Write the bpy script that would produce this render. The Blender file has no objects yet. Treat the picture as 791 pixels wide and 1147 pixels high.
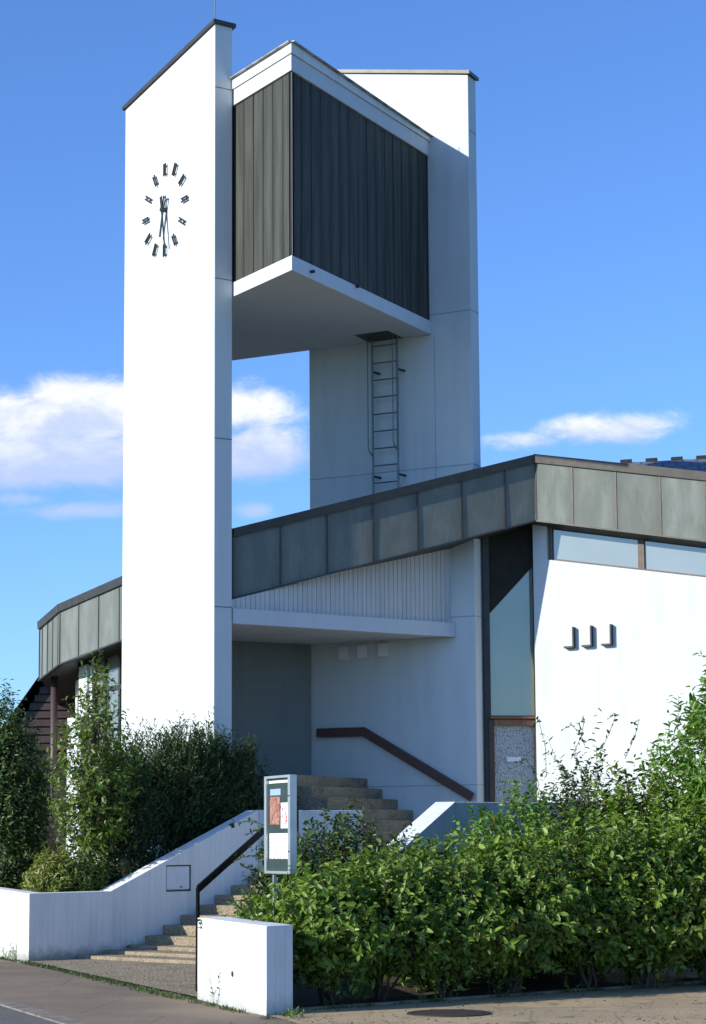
import bpy, bmesh, math, random
import numpy as np
from mathutils import Vector, Matrix
C = bpy.context.scene.collection
R = math.radians
rng = np.random.default_rng(7)
random.seed(7)

# ------------------------------------------------------------------ camera model
F = 2300.0; W, H = 791.0, 1147.0
PITCH = R(6.9); ROLL = R(0.37); YP = 945 - F*math.tan(PITCH)
EYE = Vector((0, 0, 1.7))
_f = Vector((0, math.cos(PITCH), math.sin(PITCH)))
_r0 = Vector((1, 0, 0)); _u0 = Vector((0, -math.sin(PITCH), math.cos(PITCH)))
_r = _r0*math.cos(ROLL) - _u0*math.sin(ROLL)
_u = _u0*math.cos(ROLL) + _r0*math.sin(ROLL)
def ray(px, py):
    return _f + _r*((px-W/2)/F) - _u*((py-YP)/F)
def at(px, py, Y):
    d = ray(px, py); return EYE + d*(Y/d.y)
def ground(px, py, z=0.0):
    d = ray(px, py); return EYE + d*((z-EYE.z)/d.z)
def onplane(px, py, p, n):
    d = ray(px, py); p = Vector(p); n = Vector(n)
    return EYE + d*((p-EYE).dot(n)/d.dot(n))
def zat(px, py, p, d):
    """hit on the vertical plane through plan point p with plan direction d"""
    return onplane(px, py, (p[0], p[1], 0), (-d[1], d[0], 0))
cam = bpy.data.cameras.new('camera'); co = bpy.data.objects.new('camera', cam); C.objects.link(co)
M = Matrix.Identity(4)
for i in range(3):
    M[i][0] = _r[i]; M[i][1] = _u[i]; M[i][2] = -_f[i]; M[i][3] = EYE[i]
co.matrix_world = M
cam.sensor_fit = 'VERTICAL'; cam.sensor_height = 36; cam.lens = 36*F/H
cam.shift_y = (YP-H/2)/H; cam.clip_end = 6000; cam.clip_start = 0.1
bpy.context.scene.camera = co

# ------------------------------------------------------------------ light, world
ALPHA, ELEV = R(62.4), R(22.6)
S = Vector((-math.sin(ALPHA)*math.cos(ELEV), -math.cos(ALPHA)*math.cos(ELEV), math.sin(ELEV)))
sl = bpy.data.lights.new('sun', 'SUN'); so = bpy.data.objects.new('sun', sl); C.objects.link(so)
sl.energy = 5.0; sl.angle = R(0.5); sl.color = (1.0, 0.95, 0.86)
so.rotation_euler = S.to_track_quat('Z', 'Y').to_euler()

class NT:
    def __init__(s, tree): s.t = tree; s.n = tree.nodes; s.l = tree.links
    def new(s, typ, **kw):
        n = s.n.new(typ)
        for k, v in kw.items(): setattr(n, k, v)
        return n
    def put(s, sock, v):
        if isinstance(v, bpy.types.NodeSocket): s.l.new(v, sock)
        elif v is not None: sock.default_value = v
    def math(s, op, a, b=None, c=None, clamp=False):
        n = s.new('ShaderNodeMath', operation=op); n.use_clamp = clamp
        s.put(n.inputs[0], a)
        if b is not None: s.put(n.inputs[1], b)
        if c is not None: s.put(n.inputs[2], c)
        return n.outputs[0]
    def mix(s, f, a, b, blend='MIX'):
        n = s.new('ShaderNodeMix', data_type='RGBA', blend_type=blend)
        s.put(n.inputs[0], f); s.put(n.inputs[6], a); s.put(n.inputs[7], b)
        return n.outputs[2]
    def ramp(s, f, lo, hi, a=0.0, b=1.0):
        n = s.new('ShaderNodeMapRange', interpolation_type='SMOOTHSTEP')
        s.put(n.inputs[0], f)
        for i, v in zip((1, 2, 3, 4), (lo, hi, a, b)): n.inputs[i].default_value = v
        return n.outputs[0]
    def noise(s, vec, scale, detail=4, rough=0.55, dist=0.0):
        n = s.new('ShaderNodeTexNoise')
        if vec is not None: s.put(n.inputs['Vector'], vec)
        n.inputs['Scale'].default_value = scale; n.inputs['Detail'].default_value = detail
        n.inputs['Roughness'].default_value = rough; n.inputs['Distortion'].default_value = dist
        return n.outputs[0]
    def mapping(s, vec, scale=(1, 1, 1), rot=(0, 0, 0), loc=(0, 0, 0)):
        n = s.new('ShaderNodeMapping'); s.put(n.inputs[0], vec)
        n.inputs[1].default_value = loc; n.inputs[2].default_value = rot; n.inputs[3].default_value = scale
        return n.outputs[0]

world = bpy.data.worlds.new('World'); bpy.context.scene.world = world; world.use_nodes = True
world.node_tree.nodes.clear()
w = NT(world.node_tree)
sky = w.new('ShaderNodeTexSky', sky_type='NISHITA'); sky.sun_disc = False
sky.sun_elevation = ELEV; sky.sun_rotation = math.atan2(S.x, S.y)
sky.air_density = 1.0; sky.dust_density = 0.35; sky.ozone_density = 1.6; sky.altitude = 300
tc = w.new('ShaderNodeTexCoord'); sp = w.new('ShaderNodeSeparateXYZ'); w.put(sp.inputs[0], tc.outputs['Generated'])
yy = w.math('MAXIMUM', sp.outputs[1], 0.05)
az = w.math('DIVIDE', sp.outputs[0], yy); el = w.math('DIVIDE', sp.outputs[2], yy)
cv = w.new('ShaderNodeCombineXYZ'); w.put(cv.inputs[0], az); w.put(cv.inputs[1], w.math('MULTIPLY', el, 1.7)); cv = cv.outputs[0]
nz = w.noise(cv, 26, 12, 0.66, 0.35); nz2 = w.noise(cv, 9, 3, 0.5)
dens = None
def blob(px, py, rx, ry, k=1.0):
    global dens
    d = ray(px, py); a0 = d.x/d.y; e0 = d.z/d.y
    u = w.math('MULTIPLY', w.math('SUBTRACT', az, a0), F/rx)
    v = w.math('MULTIPLY', w.math('SUBTRACT', el, e0), F/ry)
    q = w.math('ADD', w.math('MULTIPLY', u, u), w.math('MULTIPLY', v, v))
    g = w.math('MULTIPLY', w.math('EXPONENT', w.math('MULTIPLY', q, -1.0)), k)
    dens = g if dens is None else w.math('MAXIMUM', dens, g)
blob(95, 462, 80, 40, 1.5); blob(15, 480, 90, 44, 1.45); blob(-90, 500, 90, 45, 1.2)
blob(60, 512, 150, 36, 1.35); blob(90, 572, 110, 13, .62); blob(10, 560, 60, 12, .66)
blob(280, 462, 60, 30, 1.0); blob(295, 505, 66, 34, 1.25); blob(282, 572, 34, 14, .85)
blob(190, 490, 80, 50, 1.2)
blob(670, 482, 80, 19, .98); blob(712, 474, 50, 14, .8); blob(590, 494, 60, 13, .75); blob(980, 470, 120, 30, 1.0)
blob(-420, 480, 200, 50, 1.0); blob(1500, 430, 260, 60, 1.0); blob(-1000, 520, 260, 60, 1.0)
cl = w.math('ADD', dens, w.math('ADD', w.math('MULTIPLY', w.math('SUBTRACT', nz, .5), 1.3), w.math('MULTIPLY', w.math('SUBTRACT', nz2, .5), 0.6)))
mask = w.ramp(cl, .24, .92)
def elv(py): d = ray(395, py); return d.z/d.y
hgt = w.ramp(w.math('ADD', el, w.math('MULTIPLY', w.math('SUBTRACT', nz, .5), .055)), elv(528), elv(440))
shade = w.math('MULTIPLY', w.ramp(nz, .30, .62, .45, 1), hgt)
ccol = w.mix(shade, (3.6, 4.3, 6.2, 1), (7.4, 7.3, 7.4, 1))
# the camera's blue is deeper than the model sky: tint the sky itself
hs = w.mix(1.0, sky.outputs[0], (0.60, 0.91, 1.46, 1), 'MULTIPLY')
# paler towards the horizon
col = w.mix(w.math('MULTIPLY', mask, .88), hs, ccol)
bg = w.new('ShaderNodeBackground'); w.put(bg.inputs[0], col); bg.inputs[1].default_value = 0.138
wo = w.new('ShaderNodeOutputWorld'); w.l.new(bg.outputs[0], wo.inputs[0])

# ------------------------------------------------------------------ materials
MAT = {}
def mat(name):
    m = bpy.data.materials.new(name); m.use_nodes = True; m.node_tree.nodes.clear()
    t = NT(m.node_tree); o = t.new('ShaderNodeOutputMaterial'); p = t.new('ShaderNodeBsdfPrincipled')
    t.l.new(p.outputs[0], o.inputs[0]); MAT[name] = m
    t.p = p; t.o = o; t.obj = t.new('ShaderNodeTexCoord').outputs['Object']
    return t
def setp(t, col=None, rough=.7, spec=.3, metal=0.0, bump=None, bstr=.3, bdist=.01):
    t.put(t.p.inputs['Base Color'], col); t.put(t.p.inputs['Roughness'], rough)
    t.p.inputs['Specular IOR Level'].default_value = spec; t.p.inputs['Metallic'].default_value = metal
    if bump is not None:
        b = t.new('ShaderNodeBump'); b.inputs['Strength'].default_value = bstr; b.inputs['Distance'].default_value = bdist
        t.put(b.inputs['Height'], bump); t.put(t.p.inputs['Normal'], b.outputs[0])
def c4(r, g, b): return (r, g, b, 1)

def white_wall(name, base, dirt, streak=.5, boards=None, grime=0.0):
    t = mat(name)
    st = t.noise(t.mapping(t.obj, (2.2, 2.2, .22)), 2.0, 5, .6)
    fine = t.noise(t.obj, 18, 5, .6)
    big = t.noise(t.obj, .9, 4, .6)
    f = t.ramp(t.math('ADD', t.math('MULTIPLY', st, .6), t.math('MULTIPLY', big, .4)), .42, .72, 0, streak)
    col = t.mix(f, base, dirt)
    sp_ = t.ramp(t.noise(t.obj, 45, 2, .5), .70, .76, 0, .22)
    col = t.mix(sp_, col, c4(.32, .32, .30))
    h = t.math('MULTIPLY', fine, .3)
    if boards:
        # board marks run up the wall: wave along the wall's own plan direction
        dx, dy, wd = boards
        s = t.new('ShaderNodeSeparateXYZ'); t.put(s.inputs[0], t.obj)
        u = t.math('ADD', t.math('MULTIPLY', s.outputs[0], dx/wd), t.math('MULTIPLY', s.outputs[1], dy/wd))
        fr = t.math('FRACT', u)
        e = t.math('ABSOLUTE', t.math('SUBTRACT', fr, .5))
        g = t.ramp(e, .455, .5)
        wn = t.new('ShaderNodeTexWhiteNoise', noise_dimensions='1D'); t.put(wn.inputs['W'], t.math('FLOOR', u))
        col = t.mix(t.math('MULTIPLY', wn.outputs[0], .10), col, c4(.55, .57, .55))
        col = t.mix(t.math('MULTIPLY', g, .18), col, c4(.33, .34, .33))
        gr = t.noise(t.mapping(t.obj, (1, 1, .05)), 60, 3, .6)
        h = t.math('ADD', t.math('SUBTRACT', t.math('MULTIPLY', gr, .35), t.math('MULTIPLY', g, 1.2)), t.math('MULTIPLY', wn.outputs[0], .25))
        if grime:
            gz = t.ramp(t.math('ADD', s.outputs[2], t.math('MULTIPLY', t.noise(t.obj, 5, 4, .6), .35)), .17, .42, grime, 0)
            col = t.mix(gz, col, c4(.24, .24, .19))
    setp(t, col, .75, .25, bump=h, bstr=.45, bdist=.012)
white_wall('render_white', c4(.62, .665, .66), c4(.47, .51, .50), .45)
white_wall('render_plain', c4(.61, .64, .655), c4(.47, .50, .51), .35)
white_wall('soffit_white', c4(.74, .75, .74), c4(.45, .45, .44), .5)
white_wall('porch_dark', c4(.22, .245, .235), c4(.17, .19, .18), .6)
white_wall('board_wall', c4(.88, .87, .80), c4(.62, .62, .57), .6, (.669, .743, .12), .8)
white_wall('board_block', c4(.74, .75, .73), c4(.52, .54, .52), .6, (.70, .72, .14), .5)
white_wall('pier_green', c4(.36, .41, .37), c4(.22, .26, .23), .7, (.8, -.6, .15), .3)  # darker grey-green for the parapet sides and level part
white_wall('board_pier', c4(.62, .68, .66), c4(.42, .47, .44), .6, (.8, -.6, .15), .3)

def plain(name, col, rough=.6, metal=0, spec=.4, var=.25, sc=6, dark=None):
    t = mat(name); n = t.noise(t.obj, sc, 5, .6)
    d = dark or tuple(c*.55 for c in col[:3])+(1,)
    setp(t, t.mix(t.ramp(n, .35, .7, 0, var*2), col, d), rough, spec, metal, bump=t.noise(t.obj, 40, 3), bstr=.12, bdist=.005)
plain('cap_metal', c4(.085, .08, .07), .45, .5)
plain('old_zinc', c4(.50, .49, .45), .6, .2, var=.5, sc=4, dark=c4(.16, .16, .15))
plain('dark_metal', c4(.05, .055, .055), .5, .5)
plain('black_metal', c4(.006, .006, .007), .7, .0, spec=.1)
plain('reflection_dark', c4(.034, .032, .026), .7, 0, spec=.15)  # colour of the reflection laid over the tall stair pane
plain('ladder_metal', c4(.20, .25, .24), .45, .6)
plain('alu', c4(.62, .64, .62), .35, .7, var=.12)
plain('brown_wood', c4(.115, .055, .045), .55, 0, var=.3, sc=12)
plain('door_wood', c4(.30, .14, .07), .5, 0, var=.3, sc=14)
plain('door_wood_dark', c4(.11, .065, .045), .55, 0, var=.3, sc=14)
plain('pipe_brown', c4(.085, .055, .05), .5, .2)
plain('frame_dark', c4(.06, .06, .055), .5, .2)
plain('frame_grey', c4(.15, .115, .095), .6, 0, var=.3)
plain('joint', c4(.20, .21, .22), .8, 0)
plain('joint_light', c4(.34, .35, .36), .8, 0)
plain('fixture_white', c4(.80, .80, .80), .5, 0, var=.1)
plain('sign_white', c4(.9, .9, .88), .5, 0, var=.05)
plain('bark', c4(.10, .075, .05), .9, 0, sc=30)
plain('stem_green', c4(.09, .10, .04), .8, 0, sc=30)
plain('board_green', c4(.03, .055, .048), .7, 0, var=.2)
plain('paper_blue', c4(.30, .42, .68), .6, 0, var=.1)
plain('kerb_stone', c4(.27, .235, .18), .85, 0, sc=5, var=.6)
plain('curtain', c4(.48, .50, .50), .8, 0, sc=2)
plain('iron', c4(.075, .06, .05), .65, .5, sc=25)

# patinated fascia sheets
def sheet(name, a, b, dark, ua):
    t = mat(name)
    u = t.new('ShaderNodeTexCoord').outputs['UV']
    s = t.new('ShaderNodeSeparateXYZ'); t.put(s.inputs[0], u)
    wn = t.new('ShaderNodeTexWhiteNoise', noise_dimensions='1D'); t.put(wn.inputs['W'], t.math('FLOOR', s.outputs[0]))
    off = t.new('ShaderNodeCombineXYZ'); t.put(off.inputs[0], t.math('MULTIPLY', wn.outputs[0], 40)); t.put(off.inputs[1], t.math('MULTIPLY', wn.outputs[0], 17))
    va = t.new('ShaderNodeVectorMath', operation='ADD'); t.put(va.inputs[0], u); t.put(va.inputs[1], off.outputs[0])
    n1 = t.noise(t.mapping(va.outputs[0], (1.3, .8, 1)), 1.6, 5, .62, .4)
    n2 = t.noise(t.mapping(va.outputs[0], (9, 1.0, 1)), 2.2, 4, .6)
    n3 = t.noise(t.obj, 30, 3, .6)
    col = t.mix(t.ramp(n1, .35, .68), a, b)
    col = t.mix(t.ramp(n2, .48, .80, 0, .38), col, dark)
    col = t.mix(t.math('MULTIPLY', wn.outputs[0], ua), col, dark)
    fy = t.math('FRACT', s.outputs[1]); fx = t.math('ABSOLUTE', t.math('SUBTRACT', t.math('FRACT', s.outputs[0]), .5))
    rim = t.ramp(t.math('ADD', fx, t.math('MULTIPLY', t.math('SUBTRACT', n1, .5), .25)), .22, .56, 0, .42)
    col = t.mix(rim, col, dark)
    setp(t, col, t.ramp(n3, .3, .7, .55, .72), .10, .0, bump=n1, bstr=.18, bdist=.02)
sheet('patina', c4(.165, .19, .168), c4(.225, .25, .225), c4(.095, .095, .08), .28)
sheet('chamber_sheet', c4(.056, .058, .048), c4(.094, .098, .084), c4(.034, .034, .029), .10)

t = mat('rib_cladding')
setp(t, t.mix(t.ramp(t.noise(t.mapping(t.obj, (3, 3, .4)), 3, 4), .4, .7, 0, .4), c4(.60, .60, .58), c4(.45, .45, .43)), .7, .3)

def glassy(name, col, rough, spec, tr=0.0):
    t = mat(name)
    n = t.noise(t.obj, .8, 2)
    setp(t, t.mix(t.ramp(n, .3, .7, 0, .35), col, tuple(c*.7 for c in col[:3])+(1,)), rough, spec, bump=t.noise(t.obj, 1.1, 2), bstr=.06, bdist=.05)
    t.p.inputs['Coat Weight'].default_value = .6; t.p.inputs['Coat Roughness'].default_value = .04
def mirror(name, col, rough, met):
    t = mat(name); n = t.noise(t.obj, .5, 2)
    setp(t, t.mix(t.ramp(n, .35, .65, 0, .35), col, tuple(k*.75 for k in col[:3])+(1,)), rough, .5, met, bump=t.noise(t.obj, .9, 2), bstr=.10, bdist=.03)
mirror('glass_pale', c4(.31, .35, .335), .16, .35)
mirror('glass_tall', c4(.36, .37, .31), .10, .62)
glassy('glass_dark', c4(.05, .07, .08), .06, .9)

t = mat('bubble_glass')
v = t.new('ShaderNodeTexVoronoi'); v.inputs['Scale'].default_value = 38; t.put(v.inputs['Vector'], t.mapping(t.obj, (1, 1, .6)))
n = t.noise(t.obj, 34, 3, .7)
setp(t, t.mix(t.ramp(t.math('ADD', v.outputs['Distance'], t.math('MULTIPLY', n, .7)), .48, .80), c4(.06, .065, .06), c4(.50, .52, .49)), .3, .6, bump=v.outputs['Distance'], bstr=1, bdist=.02)

t = mat('step_stone')   # washed aggregate concrete
v = t.new('ShaderNodeTexVoronoi'); v.inputs['Scale'].default_value = 24; t.put(v.inputs['Vector'], t.obj)
n = t.noise(t.obj, 2.2, 6, .75); n2 = t.noise(t.obj, 60, 3, .7)
c = t.mix(t.ramp(n2, .3, .7), c4(.16, .125, .08), c4(.52, .42, .28))
c = t.mix(t.math('MULTIPLY', v.outputs['Color'], .35), c, c4(.30, .26, .19))
c = t.mix(t.ramp(n, .45, .7, 0, .6), c, c4(.10, .088, .058))
setp(t, c, .9, .15, bump=t.math('ADD', v.outputs['Distance'], t.math('MULTIPLY', n2, .6)), bstr=.9, bdist=.02)

def groundmat(name, a, b, spk, mossy=None, sc=1.0):
    t = mat(name)
    n = t.noise(t.obj, .55*sc, 6, .65, .3); f = t.noise(t.obj, 55, 4, .75); g = t.noise(t.obj, 5*sc, 5, .65)
    c = t.mix(t.ramp(n, .38, .62), a, b)
    c = t.mix(t.ramp(g, .52, .72, 0, .5), c, spk)
    c = t.mix(t.ramp(f, .42, .74, 0, .55), c, tuple(min(1, k*1.9) for k in a[:3])+(1,))
    c = t.mix(t.ramp(t.noise(t.obj, 90, 2, .5), .60, .68, 0, .55), c, tuple(k*.35 for k in a[:3])+(1,))
    vc = t.new('ShaderNodeTexVoronoi', feature='DISTANCE_TO_EDGE'); vc.inputs['Scale'].default_value = .55
    wv = t.new('ShaderNodeVectorMath', operation='ADD'); t.put(wv.inputs[0], t.obj); nn = t.new('ShaderNodeTexNoise'); nn.inputs['Scale'].default_value = 1.7; nn.inputs['Detail'].default_value = 6
    t.put(wv.inputs[1], nn.outputs['Color']); t.put(vc.inputs['Vector'], wv.outputs[0])
    c = t.mix(t.ramp(vc.outputs['Distance'], .001, .009, .38, 0), c, tuple(k*.3 for k in a[:3])+(1,))
    c = t.mix(t.ramp(t.noise(t.obj, 24, 3, .7), .58, .70, 0, .45), c, tuple(min(1, k*1.7) for k in a[:3])+(1,))
    if mossy: c = t.mix(t.ramp(t.noise(t.obj, 1.6, 6, .75), .56, .66, 0, .7), c, mossy)
    setp(t, c, .9, .2, bump=t.math('ADD', f, t.math('MULTIPLY', g, .5)), bstr=.8, bdist=.015)
groundmat('asphalt', c4(.26, .20, .135), c4(.19, .15, .108), c4(.13, .108, .08))
groundmat('road', c4(.17, .155, .135), c4(.14, .13, .115), c4(.10, .095, .085))
groundmat('forecourt', c4(.45, .34, .195), c4(.35, .27, .16), c4(.24, .19, .115), c4(.12, .12, .06))
groundmat('soil', c4(.07, .055, .04), c4(.045, .038, .028), c4(.03, .03, .02), c4(.04, .05, .02))
groundmat('grassland', c4(.06, .085, .03), c4(.05, .07, .025), c4(.08, .08, .035))

def rooftile(name, a, b, sx, sy):
    t = mat(name)
    u = t.new('ShaderNodeTexCoord').outputs['UV']
    br = t.new('ShaderNodeTexBrick'); t.put(br.inputs['Vector'], u)
    br.inputs['Scale'].default_value = 1; br.inputs['Brick Width'].default_value = sx; br.inputs['Row Height'].default_value = sy
    br.inputs['Mortar Size'].default_value = .03; br.inputs['Color1'].default_value = a; br.inputs['Color2'].default_value = b
    br.inputs['Mortar'].default_value = tuple(k*.6 for k in a[:3])+(1,)
    setp(t, br.outputs[0], .7, .35, bump=br.outputs[1], bstr=-.8, bdist=.03)
rooftile('tile_blue', c4(.14, .165, .21), c4(.15, .175, .22), .3, .34)
rooftile('tile_brown', c4(.06, .05, .045), c4(.05, .04, .038), .3, .26)

def leafmat(name, a, b, c, transl=.3, rough=.42):
    m = bpy.data.materials.new(name); m.use_nodes = True; m.node_tree.nodes.clear(); t = NT(m.node_tree); MAT[name] = m
    o = t.new('ShaderNodeOutputMaterial'); p = t.new('ShaderNodeBsdfPrincipled'); g = t.new('ShaderNodeNewGeometry')
    rnd = g.outputs['Random Per Island']
    col = t.mix(t.ramp(rnd, 0, .75), a, b); col = t.mix(t.ramp(rnd, .86, 1.0), col, c)
    tcn = t.new('ShaderNodeTexCoord').outputs['Object']
    col = t.mix(t.ramp(t.math('FRACT', t.math('MULTIPLY', rnd, 37.0)), .965, .985, 0, .8), col, c4(.20, .13, .045))
    col = t.mix(t.ramp(t.noise(tcn, 2.2, 3), .4, .65, 0, .5), col, a)
    t.put(p.inputs['Base Color'], col); p.inputs['Roughness'].default_value = rough; p.inputs['Specular IOR Level'].default_value = .45
    tr = t.new('ShaderNodeBsdfTranslucent'); t.put(tr.inputs[0], t.mix(1.0, col, (1.35, 1.5, .6, 1), 'MULTIPLY'))
    mx = t.new('ShaderNodeMixShader'); mx.inputs[0].default_value = transl
    t.l.new(p.outputs[0], mx.inputs[1]); t.l.new(tr.outputs[0], mx.inputs[2]); t.l.new(mx.outputs[0], o.inputs[0])
leafmat('leaf_hedge', c4(.090, .155, .020), c4(.20, .31, .038), c4(.31, .40, .08))
leafmat('leaf_bright', c4(.09, .18, .025), c4(.18, .32, .05), c4(.27, .40, .08))
leafmat('leaf_dark', c4(.040, .074, .018), c4(.070, .125, .026), c4(.13, .18, .04), .2)
leafmat('leaf_yew', c4(.030, .062, .016), c4(.055, .105, .024), c4(.10, .15, .040), .18, .6)
leafmat('leaf_young', c4(.09, .15, .025), c4(.16, .24, .04), c4(.27, .33, .07))
leafmat('leaf_yellow', c4(.17, .20, .035), c4(.26, .30, .06), c4(.36, .36, .10))

# ------------------------------------------------------------------ object helpers
ORIG = {}
def thing(name, label, cat, loc=(0, 0, 0), group=None):
    o = bpy.data.objects.new(name, None); C.objects.link(o); o.location = loc; o.empty_display_size = .3
    o['label'] = label; o['category'] = cat
    if group: o['group'] = group
    ORIG[o.name] = Vector(loc); return o
def tag(o, label, cat, group=None):
    o['label'] = label; o['category'] = cat
    if group: o['group'] = group
    return o
def finish(name, me, m, parent=None, bevel=0.0, smooth=False, origin=None):
    o = bpy.data.objects.new(name, me)
    off = ORIG[parent.name] if parent else Vector(origin or (0, 0, 0))
    if off.length > 0: me.transform(Matrix.Translation(-off))
    C.objects.link(o)
    if parent: o.parent = parent
    else: o.location = off
    ORIG[o.name] = off
    if isinstance(m, str): m = [m]
    for k in m: me.materials.append(MAT[k])
    if smooth:
        me.polygons.foreach_set('use_smooth', [True]*len(me.polygons))
    if bevel:
        b = o.modifiers.new('bevel', 'BEVEL'); b.width = bevel; b.segments = 2; b.limit_method = 'ANGLE'; b.angle_limit = R(40)
    return o
def obj(name, bm, m, parent=None, bevel=0.0, smooth=False, origin=None):
    bmesh.ops.recalc_face_normals(bm, faces=bm.faces)
    me = bpy.data.meshes.new(name); bm.to_mesh(me); bm.free()
    return finish(name, me, m, parent, bevel, smooth, origin)
def struct(name, bm, m, **k):
    o = obj(name, bm, m, **k); o['kind'] = 'structure'; return o
def V(*a): return Vector(a)
def hexa(bm, b, t):
    """b, t: 4 bottom and 4 top corners in order"""
    vs = [bm.verts.new(p) for p in list(b)+list(t)]
    n = len(b)
    bm.faces.new(vs[:n][::-1]); bm.faces.new(vs[n:])
    for i in range(n): bm.faces.new((vs[i], vs[(i+1) % n], vs[n+(i+1) % n], vs[n+i]))
def prism(bm, pts, z0, z1):
    hexa(bm, [V(p[0], p[1], z0) for p in pts], [V(p[0], p[1], z1) for p in pts])
def slab(bm, p, q, zp, zq, th, side=1):
    """wall between plan points p,q ; zp=(bottom,top) at p ; thickness th to the left(+1)/right(-1) of p->q"""
    d = Vector((q[0]-p[0], q[1]-p[1])).normalized(); n = Vector((-d.y, d.x))*th*side
    a, b = Vector(p[:2]), Vector(q[:2]); a2, b2 = a+n, b+n
    hexa(bm, [V(a.x, a.y, zp[0]), V(b.x, b.y, zq[0]), V(b2.x, b2.y, zq[0]), V(a2.x, a2.y, zp[0])],
             [V(a.x, a.y, zp[1]), V(b.x, b.y, zq[1]), V(b2.x, b2.y, zq[1]), V(a2.x, a2.y, zp[1])])
def bar(bm, a, b, w_, h_, up=(0, 0, 1)):
    """box from a to b: w_ across, h_ along 'up'"""
    a, b = Vector(a), Vector(b); d = (b-a).normalized(); u = Vector(up); s = d.cross(u).normalized(); u = s.cross(d).normalized()
    s *= w_/2; u *= h_/2
    hexa(bm, [a-s-u, a+s-u, a+s+u, a-s+u], [b-s-u, b+s-u, b+s+u, b-s+u])
def tube(bm, pts, r, seg=8, r2=None):
    pts = [Vector(p) for p in pts]; n = len(pts); rings = []
    for i, p in enumerate(pts):
        d = (pts[min(i+1, n-1)]-pts[max(i-1, 0)]).normalized()
        a = d.cross(V(0, 0, 1)) if abs(d.z) < .95 else d.cross(V(1, 0, 0)); a.normalize(); b = d.cross(a)
        rr = r if r2 is None else r+(r2-r)*i/max(1, n-1)
        rings.append([bm.verts.new(p+a*rr*math.cos(2*math.pi*k/seg)+b*rr*math.sin(2*math.pi*k/seg)) for k in range(seg)])
    for i in range(n-1):
        for k in range(seg):
            bm.faces.new((rings[i][k], rings[i][(k+1) % seg], rings[i+1][(k+1) % seg], rings[i+1][k]))
    bm.faces.new(rings[0][::-1]); bm.faces.new(rings[-1])
def quad_uv(bm, pts, uvs, uvl):
    f = bm.faces.new([bm.verts.new(p) for p in pts])
    for l, u in zip(f.loops, uvs): l[uvl].uv = u
    return f
def P2(v): return Vector((v[0], v[1]))
def lerp(a, b, t): return a+(b-a)*t

# ------------------------------------------------------------------ key plan points
dL = Vector((-math.sin(R(33)), math.cos(R(33))))            # clock slab, left face of chamber
dB = Vector((-math.sin(R(62.6)), math.cos(R(62.6))))        # second slab, right wing
nar = Vector((-dL.y, dL.x))*-1                                # right-back, across the clock slab
# ================================================================== TOWER
T1 = P2(at(240, 500, 35.3)); T1b = T1 + nar*0.36
T0 = None
# width of the clock slab from pixel 138
def along(p, d, px, py):
    h = zat(px, py, p, d); return h
T0h = along(T1, dL, 138, 500); T0 = P2(T0h); T0b = T0 + nar*.36
zT1 = along(T1, dL, 240, 27).z; zT0 = along(T1, dL, 138, 125).z
tower = thing('bell_tower', 'tall white twin-slab bell tower with a clock and dark hanging bell chamber', 'bell tower', (T1.x, T1.y, 1.2))
bm = bmesh.new(); slab(bm, T1, T0, (.9, zT1), (.9, zT0), .36, 1 if (Vector((-(T0-T1).y, (T0-T1).x)).dot(nar) > 0) else -1)
slab1 = obj('tower_slab', bm, 'render_white', tower, .012)
slab1['label'] = 'clock-bearing slab with steeply raked top'
def cap(bm, p, q, zp, zq, nrm, th, over=.05, h=.07):
    d = (q-p).normalized()
    a = p-d*over-nrm*over; b = q+d*over-nrm*over; a2 = p-d*over+nrm*(th+over); b2 = q+d*over+nrm*(th+over)
    hexa(bm, [V(a.x, a.y, zp+.002), V(b.x, b.y, zq+.002), V(b2.x, b2.y, zq+.002), V(a2.x, a2.y, zp+.002)],
             [V(a.x, a.y, zp+h), V(b.x, b.y, zq+h), V(b2.x, b2.y, zq+h), V(a2.x, a2.y, zp+h)])
bm = bmesh.new(); cap(bm, T1, T0, zT1, zT0, nar, .36); obj('coping', bm, 'cap_metal', slab1)
# joints on the narrow face
for py in (97, 311, 490, 679):
    z = along(T1, dL, 240.5, py).z; bm = bmesh.new()
    bar(bm, V(*(T1+nar*.005), z), V(*(T1+nar*.355), z), .012, .014)
    for v in bm.verts: v.co.x -= dL.x*.001; v.co.y -= dL.y*.001     # proud of the narrow face
    obj('joint', bm, 'joint', slab1)
# lightning rod
bm = bmesh.new(); lp = along(T1, dL, 231, 34); lp = Vector((lp.x, lp.y))+nar*.18
tube(bm, [V(*lp, zT1-.2), V(*lp, zT1+.75)], .009, 6); obj('lightning_rod', bm, 'dark_metal', tower)
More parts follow.
